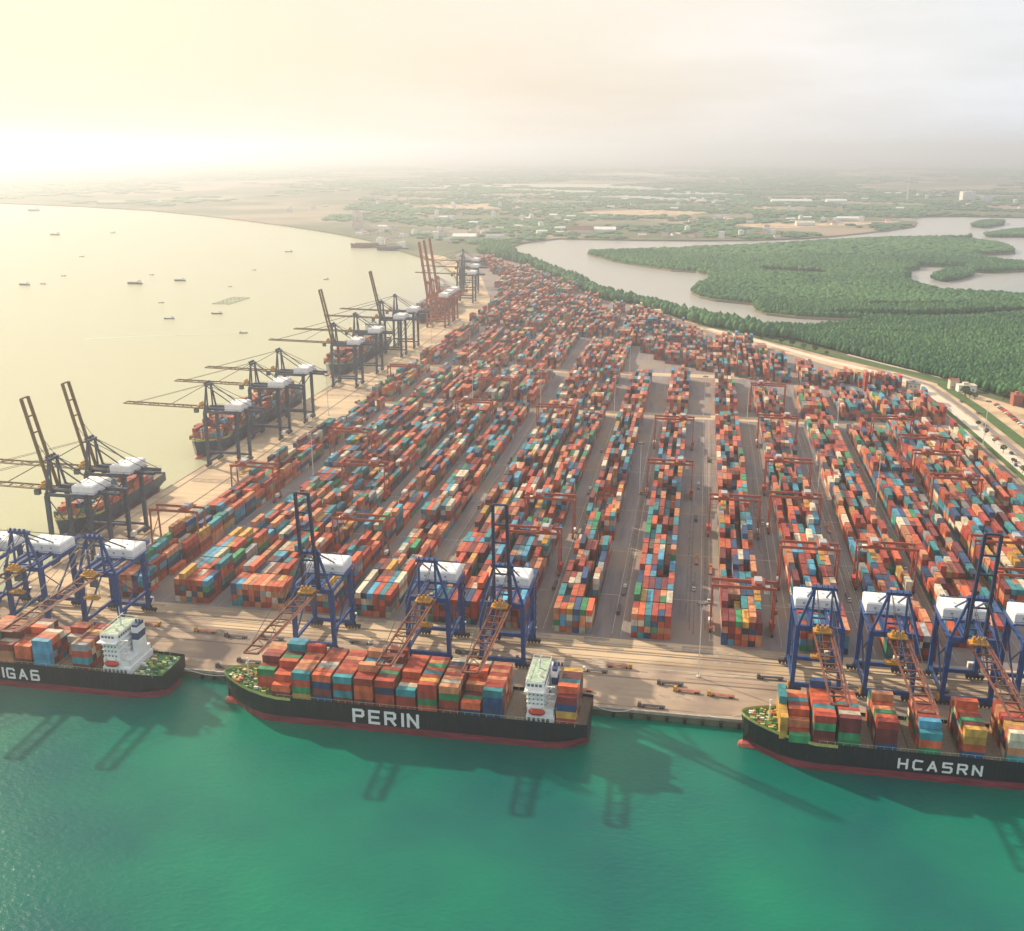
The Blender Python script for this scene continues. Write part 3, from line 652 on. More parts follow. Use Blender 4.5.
    if bridge:
        b0, b1, bh = bridge; sup = MB(); bw = b1 - b0
        mid = b0 + bw * .62
        sup.box(b0, b1, 1.0, B_ - 1.0, deck, deck + 2.6)
        sup.box(b0 + .2, b1 - .4, 1.6, B_ - 1.6, deck + 2.6, deck + 5.2)
        nlev = 4; 
        sup.box(b0 + .2, mid, 2.2, B_ - 2.2, deck + 5.2, bh)
        for k in range(nlev):
            z = deck + 5.2 + (bh - deck - 5.2) * k / nlev; sup.box(b0 - .1, mid + .5, 1.9, B_ - 1.9, z, z + .18)
        sup.box(b0 - .6, mid + .3, -.3, B_ + .3, bh, bh + .25); sup.box(b0 - .4, mid, 2.0, B_ - 2.0, bh + .25, bh + 2.6)
        s_ = sup.build('superstructure', 'white', root)
        rf = MB(); rf.box(b0 - .2, mid - .2, 2.3, B_ - 2.3, bh + 2.6, bh + 2.75); rf.build('bridge_roof', 'roofgreen', s_)
        rg = MB()
        for yy in (2.1, B_ - 2.1): rg.beam((b0 - .3, yy, bh + 3.6), (mid - .1, yy, bh + 3.6), .12)
        for xx in (b0 - .3, mid - .1): rg.beam((xx, 2.1, bh + 3.6), (xx, B_ - 2.1, bh + 3.6), .12)
        rg.build('roof_railing', 'offwhite', s_)
        wn = MB()
        yy = 2.6
        while yy < B_ - 3: wn.box(b0 - .46, b0 - .38, yy, yy + 1.1, bh + 1.1, bh + 2.0); wn.box(mid - .03, mid + .05, yy, yy + 1.1, bh + 1.1, bh + 2.0); yy += 1.5
        xx = b0 + .2
        while xx < mid - 1.2: wn.box(xx, xx + .9, 1.93, 2.02, bh + 1.1, bh + 2.0); xx += 1.3
        for k in range(nlev):
            z = deck + 6.2 + (bh - deck - 5.2) * k / nlev
            xx = b0 + .7
            while xx < mid - .8: wn.box(xx, xx + .5, 2.14, 2.22, z, z + .6); xx += 1.35
        wn.build('bridge_windows', 'glass', s_)
        ar = MB()   # open galleries at main deck level, seen as dark arches
        xx = b0 + .5
        while xx < b1 - 1.2: ar.box(xx, xx + 1.0, .93, 1.02, deck + .6, deck + 1.9); xx += 1.55
        ar.build('gallery_openings', 'glass', s_)
        fn = MB(); f0 = mid + 1.0; f1 = min(b1 - .4, f0 + 4.2); fy0, fy1 = B_ * .5, B_ * .5 + 5.5
        fn.box(f0, f1, fy0, fy1, deck + 5.2, bh - 2.5, 0, .1, .1); fn.box(f0 + .1, f1 - .1, fy0 + .1, fy1 - .1, bh - 2.5, bh + .2, 1); fn.box(f0 + .1, f1 - .1, fy0 + .1, fy1 - .1, bh + .2, bh + 2.4, 0); fn.box(f0 + .3, f1 - .3, fy0 + .3, fy1 - .3, bh + 2.4, bh + 3.3, 1)
        for q in (.8, 2.2, 3.3): fn.cyl((f0 + q, (fy0 + fy1) / 2, bh + 3.3), .35, 1.3, 8, 'z', 1)
        fn.build('funnel', ['white', 'navy'], root)
        sr = MB()
        for k in range(4):
            z = deck + 3 + k * 2.6; sr.beam((mid + .6, 2.4, z), (b1 - .6, 2.4, z + 2.4), .7, .15); sr.box(mid + .5, b1, 1.6, 2.2, z + 2.4, z + 2.55)
        sr.build('outside_stairs', 'offwhite', root)
        mt = MB(); mx_ = (b0 + mid) / 2; mt.beam((mx_, B_ * .55, bh + 2.7), (mx_, B_ * .55, bh + 10), .55, .55, 0, .15, .15)
        mt.beam((mx_, B_ * .55 - 2.2, bh + 6.4), (mx_, B_ * .55 + 2.2, bh + 6.4), .25); mt.beam((mx_ - 1.2, B_ * .55, bh + 5), (mx_ + 1.2, B_ * .55, bh + 5), .25)
        mt.cyl((mx_ + .9, B_ * .3, bh + 2.7), .7, 1.2, 10, 'z', 0, .3); mt.build('radar_mast', 'offwhite', root)
        lb = MB(); n = 8; vs = []; fs = []
        for xx, r_ in ((0, .3), (.5, .85), (1.6, 1.15), (3.9, 1.15), (5, .85), (5.5, .3)):
            for k in range(n): a = 2 * math.pi * k / n; vs.append((b0 + .8 + xx, 1.1 + r_ * .9 * math.cos(a), deck + 4.0 + r_ * math.sin(a)))
        for i in range(5):
            for k in range(n): fs.append((i * n + k, i * n + (k + 1) % n, (i + 1) * n + (k + 1) % n, (i + 1) * n + k))
        fs += [tuple(range(n))[::-1], tuple(range(5 * n, 6 * n))]; lb.add(vs, fs); lb.build('lifeboat', 'red', root)
        dv = MB()
        for q in (1.6, 5.4): dv.beam((b0 + q, 2.2, deck + 2.7), (b0 + q, .9, deck + 6.2), .3); dv.beam((b0 + q, .9, deck + 6.2), (b0 + q, 1.1, deck + 4.8), .12)
        dv.build('boat_davits', 'offwhite', root)
    if text:
        tb = MB(); h_ = text[1]; wd_ = h_ * (.74 if text[0] == 'PERIN' else .78); th_ = h_ * .225; cx = 0; pit = {'PERIN': 5.6, 'IGA6': 4.9, 'HCA5RN': 4.4}[text[0]]
        G_ = {'P': [[(0, 0), (0, 1), (.85, 1), (1, .9), (1, .6), (.85, .5), (0, .5)]], 'E': [[(1, 0), (0, 0), (0, 1), (1, 1)], [(0, .5), (.9, .5)]], 'R': [[(0, 0), (0, 1), (.85, 1), (1, .9), (1, .6), (.85, .5), (0, .5)], [(.5, .5), (1, 0)]],
              'I': [[(.12, 0), (.12, 1)]], 'N': [[(0, 0), (0, 1), (1, 0), (1, 1)]], 'H': [[(0, 0), (0, 1)], [(1, 0), (1, 1)], [(0, .5), (1, .5)]], 'C': [[(1, .95), (.2, 1), (0, .8), (0, .2), (.2, 0), (1, .05)]],
              'A': [[(0, 0), (.5, 1), (1, 0)], [(.2, .32), (.8, .32)]], '5': [[(1, 1), (0, 1), (0, .55), (.85, .55), (1, .42), (1, .12), (.85, 0), (0, 0)]], '6': [[(.95, 1), (.1, 1), (0, .88), (0, 0), (.9, 0), (1, .1), (1, .45), (.9, .55), (0, .55)]],
              'G': [[(1, .85), (.9, 1), (.1, 1), (0, .85), (0, .15), (.1, 0), (1, 0), (1, .45), (.55, .45)]]}
        for li, ch in enumerate(text[0]):
            for si, pl in enumerate(G_[ch]):
                for pi_, (p, q) in enumerate(zip(pl, pl[1:])):
                    p_ = Vector((cx + p[0] * wd_, 0, p[1] * h_)); q_ = Vector((cx + q[0] * wd_, 0, q[1] * h_)); d_ = (q_ - p_).normalized() * th_ * .42
                    n_ = Vector((-d_.z, 0, d_.x)).normalized() * th_ / 2; yy = -.012 * pi_ - .03 * si
                    a_, b_ = p_ - d_, q_ + d_
                    tb.add([(v.x, yy + dy, v.z) for dy in (0, -.03) for v in (a_ - n_, b_ - n_, b_ + n_, a_ + n_)], [(3, 2, 1, 0), (4, 5, 6, 7), (0, 1, 5, 4), (1, 2, 6, 5), (2, 3, 7, 6), (3, 0, 4, 7)])
            cx += pit * (.42 if ch == 'I' else 1)
        o_ = tb.build('hull_lettering', 'white', root); o_.location = text[2]
    return root
# middle ship, bow to the left
make_ship('black container ship lettered PERIN with orange boxes and white bridge, moored mid-quay', 131.0, 21.6, 'hull', -160.0, 297.6, 0, bridge=(110.7, 120.1, 17.2), text=('PERIN', 4.4, (51.5, -.1, .3), 1.0), boxlen=1)
make_ship('black container ship lettered HCA5RN with yellow boxes behind its green bow, at the right', 165, 22, 'hull', 20.6, 300.6, 0, bridge=(135, 145, 19.0), text=('HCA5RN', 3.1, (48.4, -.1, .9), 1.0), boxlen=1, gear_rand=5)
make_ship('black container ship lettered IGA6 with white bridge and green stern deck, at the left', 160, 18.4, 'hull', -342.0, 303.4, 0, bridge=(137.0, 147.5, 18.0), text=('IGA6', 3.6, (96.6, -.1, .8), 1.0), gear_rand=8)
# ships along the western quay (bow towards us), hull axis runs north
WL = ['slate container ship with orange boxes at the west quay, nearest the corner', 'slate container ship under three cranes, second along the west quay', 'hazy container ship third along the west quay', 'faint container ship fourth along the west quay, under the raised brown booms']
for wi, (wx, wy, wl, wn) in enumerate(WSHIPS):
    make_ship(WL[wi], wl, 22.2, 'hullgrey', wx + 22.6, wy, math.pi / 2, bridge=(wl - 24, wl - 14, 21.0) if wi > 1 else None, gear_rand=20 + wi, gear_col=False, boxlen=1)

# ------------------------------------------------------------------ ship-to-shore cranes
def make_sts(steel, boomm, raised, lowered, rk=0, Hs=1.0, raise_h=66, gauge=21, name='ship_to_shore_crane', box_hang=None, lean=4.5, house_s=1.0):
    """local: x along the quay, y from the water side rail (0) inland; boom points to -y"""
    c = empty(name); W_ = 8.0; PZ = 25 * Hs; G = gauge; rr = random.Random(rk)
    for sx in (-1, 1):
        for y, zt in ((0, PZ), (G, PZ + 1)):
            b = MB(); b.beam((sx * W_, y, 2.0), (sx * (W_ - .4), y, zt), 1.4, 1.7, 0, 1.7, 1.9)
            if y == G and sx == 1:
                for k in range(int(PZ / 1.7)):   # stair tower round this leg
                    z = 2.2 + k * 1.7; s_ = 1 if k % 2 else -1
                    b.beam((W_ + 1.15, y - s_ * 1.1, z), (W_ + 1.15, y + s_ * 1.1, z + 1.6), .5, .12)
                    b.box(W_ + .8, W_ + 1.6, y + s_ * 1.1 - .4, y + s_ * 1.1 + .4, z + 1.55, z + 1.68)
            b.build('leg', steel, c)
    for y in (0, G):
        b = MB(); b.beam((-W_ - .8, y, 3.0), (W_ + .8, y, 3.0), 1.1, 1.5); b.build('sill_beam', steel, c)
        b = MB(); b.beam((-W_ - .3, y, PZ + .4), (W_ + .3, y, PZ + .4), 1.4, 1.9); b.build('portal_beam', steel, c)
        for sx in (-1, 1):
            w_ = MB()
            for q in (-2.6, -1.3, 0, 1.3, 2.6): w_.cyl((sx * W_ + q - .001, y - .25, .62), .5, .5, 8, 'y'); 
            w_.box(sx * W_ - 3.3, sx * W_ + 3.3, y - .6, y + .6, .95, 1.9); w_.box(sx * W_ - 1.2, sx * W_ + 1.2, y - .5, y + .5, 1.9, 2.6)
            w_.build('wheel_bogie', 'black_steel', c)
    for sx in (-1, 1):
        b = MB(); b.beam((sx * W_, .8, 9.5 if sx > 0 else 4.2), (sx * W_, G - .8, 9.5 if sx > 0 else 4.2), .9, 1.2); b.build('tie_beam', steel, c)
        b = MB(); b.beam((sx * (W_ - .2), .5, PZ + .5), (sx * (W_ - .2), G - .5, PZ + .5), .9, 1.4); b.build('side_girder', steel, c)
        b = MB(); b.beam((sx * W_, .8, 5.2), (sx * W_, G - .6, PZ - 2), .5, .5); b.beam((sx * (W_ - .3), .6, PZ - 1.5), (sx * (W_), G * .5, 14 * Hs), .35, .35); b.build('brace', steel, c)
    AZ = PZ + 15.5
    for sx in (-1, 1):
        b = MB(); b.beam((sx * (W_ - .4), 0, PZ + 1), (sx * 3.1, 0, AZ), .8, .9); b.beam((sx * 3.3, 0, PZ + 1), (sx * 3.0, 0, AZ), .7, .7)
        b.beam((sx * 3.1, .2, AZ), (sx * 3.4, G - 1, PZ + 3), .5, .5); b.build('apex_frame', steel, c)
    b = MB(); b.beam((-4.2, 0, AZ + .3), (4.2, 0, AZ + .3), 1.4, 1.1); b.box(-3.6, 3.6, -1.2, 1.4, AZ + .9, AZ + 1.0)
    for q in (-3, -1, 1, 3): b.cyl((q, -.7, AZ + 1.4), .75, .3, 10, 'x')
    for q in (-3.6, 0, 3.6): b.box(q - .05, q + .05, -1.2, -1.1, AZ + 1, AZ + 2.1)
    b.build('apex_beam', steel, c)
    bz = PZ + 1.2
    b = MB()
    for sx in (-1, 1):
        b.beam((sx * 2.9, -1.5, bz), (sx * 2.9, G + 14, bz), .8, 1.7)
        b.beam((sx * 4.0, -1.5, bz + .6), (sx * 4.0, G + 14, bz + .6), .6, .1); b.beam((sx * 4.3, -1.5, bz + 1.6), (sx * 4.3, G + 14, bz + 1.6), .08)
    y = 2
    while y < G + 15: b.beam((-2.9, y, bz - .1), (2.9, y, bz - .1), .5, .6); y += 5.5
    b.build('trolley_girder', steel, c)
    h = MB(); hw = 7.6 * house_s; y0, y1 = G - 7.0, G + 3.5; z0 = PZ + 1.5; zt = z0 + 4.1
    h.add([(-hw, y0, z0), (hw, y0, z0), (hw, y1, z0), (-hw, y1, z0), (-hw, y0, zt - .5), (hw, y0, zt - .5), (hw, y1, zt - .5), (-hw, y1, zt - .5), (-hw + .5, y0 + .6, zt), (hw - .5, y0 + .6, zt), (hw - .5, y1 - .6, zt), (-hw + .5, y1 - .6, zt)],
          [(3, 2, 1, 0), (0, 1, 5, 4), (1, 2, 6, 5), (2, 3, 7, 6), (3, 0, 4, 7), (4, 5, 9, 8), (5, 6, 10, 9), (6, 7, 11, 10), (7, 4, 8, 11), (8, 9, 10, 11)])
    for q in range(9): xx = -hw + .9 + q * (2 * hw - 1.8) / 8; h.box(xx - .04, xx + .04, y0 - .03, y0 + .02, z0 + .1, zt - .6)
    for q in (-.4, .3): h.box(q * hw - .35, q * hw + .35, (y0 + y1) / 2 - .35, (y0 + y1) / 2 + .35, zt, zt + .55)
    mh = h.build('machinery_house', 'white', c)
    for q in (-.6, -.1, .45): v = MB(); v.box(q * hw - .45, q * hw + .45, y0 - .08, y0 - .035, z0 + 1.8, z0 + 2.6); v.build('vent_louvre', 'roof_greyv', mh)
    f = MB(); f.box(-hw - .9, hw + .9, y0 - 1, y1 + .9, z0 - .25, z0)
    for yy in (y0 - 1, y1 + .85): f.beam((-hw - .9, yy, z0 + 1.1), (hw + .9, yy, z0 + 1.1), .1)
    for xx in (-hw - .85, hw + .85): f.beam((xx, y0 - 1, z0 + 1.1), (xx, y1 + .9, z0 + 1.1), .1)
    f.build('house_platform', steel, c)
    def lattice(p0, p1, half, mname, m, n=9, th=.5):
        b = MB(); p0 = Vector(p0); p1 = Vector(p1)
        for sx in (-1, 1): b.beam(p0 + Vector((sx * half, 0, 0)), p1 + Vector((sx * half * .88, 0, 0)), th, th * 1.5)
        for k in range(n + 1):
            t_ = k / n; q = p0.lerp(p1, t_); hh = half * (1 - .12 * t_); b.beam(q - Vector((hh, 0, 0)), q + Vector((hh, 0, 0)), .45 if k < n else .9, .45)
            if k < n:
                q2 = p0.lerp(p1, (k + 1) / n); s_ = 1 if k % 2 else -1
                if k % 3 == 1: continue
                b.beam(q + Vector((s_ * hh, 0, 0)), q2 - Vector((s_ * hh, 0, 0)), .22)
        # walkway
        b.beam(p0 + Vector((half + .9, 0, .3)), p1 + Vector((half * .88 + .9, 0, .3)), .7, .08)
        return b.build(mname, m, c)
    if lowered:
        tip = (0, -56, bz + 1.0)
        lattice((0, -1.6, bz), tip, 2.75, 'boom', boomm, 10)
        s_ = MB()
        for sx in (-1, 1):
            for t_ in (-26, -50): s_.beam((sx * 2.4, -.3, AZ + .6), (sx * 2.6, t_, bz + 1), .2)
            s_.beam((sx * 2.2, .5, AZ + .6), (sx * 3.2, G + 12, bz + 1), .24)
        s_.build('stay', 'cable', c)
        ty = rr.choice((-5.5, -6.5, -8))
        t = MB(); t.box(-3.0, 3.0, ty - 1.9, ty + 1.9, bz + .9, bz + 1.4); t.box(-2.2, 2.2, ty - 1.0, ty + 1.0, bz + 1.4, bz + 2.2)
        for q in (-1.6, 0, 1.6): t.cyl((q - .4, ty, bz + 2.9), .6, .8, 8, 'x')
        tr = t.build('trolley', 'yellow', c)
        k_ = MB(); k_.box(2.0, 4.2, ty - 3.4, ty - 1.0, bz - 2.6, bz - .2); k_.build('operator_cab', 'glass', tr)
        if box_hang is not None:
            for q in (-2.8, 2.8):
                for p in (-.9, .9): sp = MB(); sp.beam((q, ty + p, bz + .9), (q, ty + p, box_hang + 1), .12); sp.build('hoist_rope', 'cable', tr)
            sp = MB(); sp.box(-3.1, 3.1, ty - 1.1, ty + 1.1, box_hang, box_hang + .8); sp.box(-1.2, 1.2, ty - .8, ty + .8, box_hang + .8, box_hang + 1.5); sp.build('spreader', 'yellow', tr)
    if raised:
        mm = steel if raised == 1 else raised
        b = MB(); p0 = Vector((0, -1.0, bz + .5)); p1 = Vector((0, -lean, raise_h))
        for sx in (-1, 1): b.beam(p0 + Vector((sx * 2.9, 0, 0)), p1 + Vector((sx * 2.5, 0, 0)), 1.0, 1.3)
        for t_ in (.3, .62, .8, 1.0): q = p0.lerp(p1, t_); hh = 2.9 - .4 * t_; b.beam(q - Vector((hh, 0, 0)), q + Vector((hh, 0, 0)), .8 if t_ == 1 else .55, .6)
        b.build('raised_boom', mm, c)
        s_ = MB()
        for sx in (-1, 1):
            q = p0.lerp(p1, .55); s_.beam((sx * 3, 0, AZ + .5), (sx * 2.7, q.y, q.z), .18)
            s_.beam((sx * 2.2, .5, AZ + .6), (sx * 3.2, G + 12, bz + 1), .22)
        s_.build('hoist_cable', 'cable', c)
    # small clutter: lights, cable reel, ladder cages
    b = MB(); b.cyl((-W_ - 1.6, -.6, 3.2), 1.6, .5, 14, 'x'); b.cyl((-W_ - 1.75, -.6, 3.2), .5, .8, 10, 'x'); b.build('cable_reel', 'yellow' if steel == 'blue_steel' else 'dark_steel', c)
    b = MB(); b.box(W_ - 2.5, W_ + 1.2, G + .9, G + 2.6, 3.8, 6.0); b.build('electric_cabinet', 'offwhite', c)
    return c
CG = 'ship-to-shore cranes'
def place(c, x, y, rz, label, group=CG, cat='crane'):
    c.location = (x, y, .14); c.rotation_euler = (0, 0, rz); tag(c, label, cat, group); return c
lowA = make_sts('blue_steel', 'boom_orange', 0, 1, 1, box_hang=17)
place(lowA, -94.5, 345, 0, 'blue crane with orange boom lowered over the middle of PERIN ship, between two raised booms')
M['navy_steel'] = mat('navy_steel', (0.012, 0.024, 0.075), .5, 0, .3, .5)
bothA = make_sts('blue_steel', 'boom_orange', 'navy_steel', 1, 2)
place(bothA, -140, 345, 0, 'blue crane with tall raised frame above the bow boxes of PERIN ship')
c = dup(bothA, (-66, 345, .14), 0); tag(c, 'blue crane with tall raised frame beside the white bridge of PERIN ship')
for x, lab in ((47.6, 'blue crane with lowered orange boom nearest the green bow of HCA5RN ship'), (72.4, 'blue crane with lowered orange boom, second from the HCA5RN bow'),
               (122.5, 'blue crane cut off by the right edge of the photo over HCA5RN ship'),
               (-229.5, 'blue crane beside the white bridge of IGA6 ship'), (-262, 'blue crane farthest left over IGA6 ship'), (-286, 'blue crane at the quay corner, mostly outside the left edge')):
    c = dup(lowA, (x, 345, .14), 0); tag(c, lab)
c = dup(bothA, (98.5, 345, .14), 0); tag(c, 'blue crane with tall raised frame over the right part of HCA5RN ship')
bothA2 = None
# western quay: local -y must point to -x, so turn by -90 degrees
WQ = -R(90)
wboth = make_sts('dark_steel', 'boom_olive', 'boom_olive', 1, 3, Hs=1.36, raise_h=78, gauge=20, lean=10)
place(wboth, -291, 414, WQ, 'dark crane with raised olive boom, nearest on the western quay')
c = dup(wboth, (-291, 446, .14), WQ); tag(c, 'dark crane with raised olive boom, second on the western quay')
wlow = make_sts('dark_steel', 'boom_olive', 0, 1, 4, Hs=1.36, gauge=20)
place(wlow, -291, 573, WQ, 'dark crane with long lowered boom at the bow of the second west quay ship')
for y, lab in ((638, 'dark crane with lowered boom amidships of the second west quay ship'), (683, 'dark crane with lowered boom at the stern of the second west quay ship'),
               (852, 'hazy dark crane with lowered boom beyond the first raised boom on the west quay'), (972, 'hazy dark crane with lowered boom near the middle of the west quay')):
    c = dup(wlow, (-291, y, .14), WQ); tag(c, lab)
for y, lab in ((797, 'hazy crane with raised olive boom over the third west quay ship'), (928, 'hazy crane with steep raised boom halfway up the west quay')):
    c = dup(wboth, (-291, y, .14), WQ); tag(c, lab)
wrust = make_sts('boom_rust', 'boom_rust', 'boom_rust', 0, 5, Hs=1.25, raise_h=90, gauge=20, lean=9)
place(wrust, -291, 1098, WQ, 'rust brown crane with raised boom, nearest of the far trio')
for k, y in enumerate((1122, 1146)):
    c = dup(wrust, (-292, y, .14), WQ); tag(c, ('rust brown crane with raised boom, middle of the far trio', 'rust brown crane with raised boom, farthest of the far trio')[k])
for k, (x, y) in enumerate(((-301, 1285), (-314, 1362), (-330, 1440))):
    c = dup(wlow, (x, y, .14), WQ); tag(c, 'faint far crane with boom over the bay, %s beyond the rust brown cranes' % ORD[k])

# ------------------------------------------------------------------ yard gantry cranes
def make_rtg():
    c = empty('yard_gantry_crane'); Wd = 12.2; D = 4.4; Hh = 19.5
    for sx in (-1, 1):
        for sy in (-1, 1): b = MB(); b.beam((sx * Wd, sy * D, 1.6), (sx * Wd, sy * D * .8, Hh), .65, .65); b.build('leg', 'rtg_orange', c)
        b = MB(); b.beam((sx * Wd, -D - 1.4, 1.9), (sx * Wd, D + 1.4, 1.9), .9, 1.1); b.build('sill_beam', 'rtg_orange', c)
        b = MB(); b.beam((sx * Wd, -D * .95, 6), (sx * Wd, D * .85, 14), .3); b.build('brace', 'rtg_orange', c)
        b = MB(); b.beam((sx * Wd, -D * .85, Hh - 1), (sx * Wd, D * .85, Hh - 1), .5); b.build('brace', 'rtg_orange', c)
        w_ = MB()
        for q in (-1, -.72, .72, 1): w_.cyl((sx * Wd - .35, q * (D + .5), .8), .78, .7, 10, 'x')
        w_.build('tyres', 'tyre', c)
    for sy in (-1, 1): b = MB(); b.beam((-Wd - .6, sy * D * .8, Hh + .5), (Wd + .6, sy * D * .8, Hh + .5), .6, 1.15); b.beam((-Wd, sy * (D * .8 + .9), Hh + 1.4), (Wd, sy * (D * .8 + .9), Hh + 1.4), .08); b.build('girder', 'rtg_orange', c)
    t = MB(); t.box(3.0, 8.2, -4.2, 4.2, Hh + 1.3, Hh + 1.9); t.box(4, 7, -2.4, 2.4, Hh + 1.9, Hh + 3.3, 1); t.cyl((4.5, -3.2, Hh + 2.4), .6, 2.2, 10, 'x', 0); t.cyl((4.5, 3.2, Hh + 2.4), .6, 2.2, 10, 'x', 0)
    tr = t.build('trolley', ['rtg_orange', 'roof_greyv'], c)
    k_ = MB(); k_.box(8.3, 10.3, -1.3, 1.3, Hh - 2.6, Hh + .2); k_.build('operator_cab', 'offwhite', tr)
    s_ = MB(); s_.box(4.4, 6.8, -6, 6, 15.6, 16.1)
    for q in (-3, 3): s_.beam((5.6, q, 16.1), (5.6, q * .6, Hh + 1.3), .12)
    s_.build('spreader', 'yellow', tr)
    e = MB(); e.box(Wd - 1, Wd + 1.1, -2.2, 2.2, 2.45, 4.6); e.build('power_unit', 'red', c)
    e = MB(); e.box(-Wd - .9, -Wd + .6, -1.6, 1.6, 2.45, 3.9); e.build('electric_cabinet', 'offwhite', c)
    return c
RTGP = [(-244, 437), (-153, 441), (-178, 526), (-231, 789), (-150, 681), (-92.5, 677), (-149, 754), (-68.6, 487), (-69.2, 439), (-11.5, 558), (22.5, 502), (23.2, 393), (52.5, 511), (53.5, 573), (53, 441), (-12.2, 658), (53, 770), (54, 673),
      (136, 638), (138, 604), (139, 558), (127, 684), (86.5, 447), (138.5, 464), (139, 425), (-237, 512), (-209, 592)]
blockx = [-238, -208, -178, -150, -127, -93.5, -71, -43.5, -12.5, 23, 54, 86, 114.5, 141, 165]
rtg = make_rtg()
for i, (x, y) in enumerate(RTGP):
    o = rtg if i == 0 else dup(rtg, (x, y, .1), 0)
    o.location = (x, y, .1); o.rotation_euler = (0, 0, math.pi if i % 3 == 1 else 0)
    bi = min(range(15), key=lambda k: abs(blockx[k] - x)); same = sorted([q[1] for q in RTGP if min(range(15), key=lambda k: abs(blockx[k] - q[0])) == bi])
    tag(o, 'orange gantry crane over the %s container block from the west, %s one from the water' % (ORD[bi], ORD[same.index(y)]), 'gantry crane', 'yard gantry cranes')

# ------------------------------------------------------------------ lorries, cars, masts, fenders
def make_truck(cabm, trail, loaded=None):
    c = empty('terminal_truck')
    b = MB(); b.box(-.6, 12.4, -1.15, 1.15, 1.1, 1.4); b.box(-.6, 12.4, -.5, .5, .8, 1.1); b.build('trailer', trail, c)
    k_ = MB(); k_.box(-3.6, -.8, -1.2, 1.2, .7, 1.5); k_.box(-3.4, -1.5, -1.15, 1.15, 1.5, 3.0, 0, .15, .08); cb = k_.build('cab', cabm, c)
    g_ = MB(); g_.box(-3.44, -3.32, -.95, .95, 1.9, 2.7); g_.build('windscreen', 'glass', cb)
    w_ = MB()
    for x_ in (-2.9, -.2, 9.6, 10.9):
        for s_ in (-1.2, .85): w_.cyl((x_, s_, .52), .52, .35, 10, 'y')
    w_.build('tyres', 'tyre', c)
    if loaded: l_ = MB(); l_.box(0, 12.2, -1.2, 1.2, 1.42, 3.9); l_.box(-.02, .1, -1.22, 1.22, 1.4, 3.95); l_.build('load_box', loaded, c)
    return c
tproto = {'dark': make_truck('truckgrey', 'black_steel'), 'white': make_truck('offwhite', 'truckgrey'), 'red': make_truck('yellow', 'boom_rust')}
TR = [('red', -192, 352, 0, 'terminal truck with rust coloured trailer on the apron right of the IGA6 bridge'), ('dark', -178, 350, 0, 'dark terminal truck on the apron, between the IGA6 stern and the sand strip'), ('dark', -163, 351, 0, 'dark terminal truck on the apron left of the crane over the PERIN bow'),
      ('dark', -164, 331, 0, 'dark terminal truck close to the quay edge left of the PERIN bow'), ('dark', -170, 325.5, .05, 'dark terminal truck at the very edge of the quay by the PERIN bow'),
      ('dark', -60, 351, 0, 'dark terminal truck behind the PERIN stern on the apron'), ('white', -34, 347, 0, 'white terminal truck on the open apron right of the PERIN stern'), ('dark', -6, 342, .02, 'dark terminal truck right of the light mast foot on the apron'),
      ('red', 0, 338, -.05, 'rust coloured terminal truck on the open apron, centre of the gap between the ships'), ('red', 12, 337, -.05, 'rust coloured terminal truck nearest the HCA5RN bow'), ('dark', -12, 324.8, 0, 'dark terminal truck at the quay edge between the two ships'),
      ('red', -38, 332, .02, 'rust coloured terminal truck near the quay edge behind the PERIN stern'), ('dark', -290, 352, 0, 'dark terminal truck under the quay corner cranes')]
LN = {-112: 'west of the sixth block', -57: 'between the seventh and eighth blocks', -27: 'between the eighth and ninth blocks', 4: 'east of the ninth block', 10: 'west of the tenth block', 38: 'between the tenth and eleventh blocks', 70: 'between the eleventh and twelfth blocks', 100: 'between the twelfth and thirteenth blocks'}
ll = [(-112, (520, 610)), (-57, (420, 560, 640)), (-27, (400, 425, 560)), (4, (430, 466, 520, 580)), (10.5, (418, 455, 630)), (38, (412, 520, 430)), (70, (430, 520)), (100, (470, 640))]
for xx, ys in ll:
    key = min(LN, key=lambda q: abs(q - xx))
    for j, y in enumerate(sorted(ys)): TR.append((('dark', 'white', 'red')[(j + int(xx)) % 3], xx + .8 * (j % 2), y, math.pi / 2 + (math.pi if j % 2 else 0), '%s lorry in the lane %s, %s from the water' % ({'dark': 'dark', 'white': 'white', 'red': 'rusty'}[('dark', 'white', 'red')[(j + int(xx)) % 3]], LN[key], ORD[j])))
for xx, ys, w0 in ((-192, (440, 560), 'west of the third block'), (-113, (455, 700), 'x'), (129, (470, 590), 'east of the thirteenth block')):
    if w0 == 'x': continue
    for j, y in enumerate(ys): TR.append(('dark', xx, y, math.pi / 2, 'dark lorry in the narrow lane %s, %s from the water' % (w0, ORD[j])))
for j, (x, y) in enumerate(((-150, 339), (-122, 354), (-84, 353), (-20, 352), (30, 353), (58, 352), (88, 354), (-212, 354))):
    TR.append((('dark', 'white', 'dark', 'red')[j % 4], x, y, .03 * (j % 3) + (math.pi if j % 2 else 0), '%s truck on the quay apron, %s of the scattered ones by map order' % ({'dark': 'dark', 'white': 'white', 'red': 'rusty'}[('dark', 'white', 'dark', 'red')[j % 4]], ORD[j])))
for j, y in enumerate((404, 470, 525, 640, 740, 905)): TR.append(('dark', -258 + (j % 3) * 3, y, R(90) + (j % 2) * .3, 'dark lorry on the western apron, %s from the quay corner' % ORD[j]))
usedp = set()
for k, x, y, rz, lab in TR:
    p = tproto[k]; p.scale = (.6, .6, .6)
    if k in usedp: o = dup(p, (x, y, .1), rz)
    else: o = p; usedp.add(k); o.location = (x, y, .1); o.rotation_euler = (0, 0, rz)
    tag(o, lab, 'truck', 'terminal trucks')
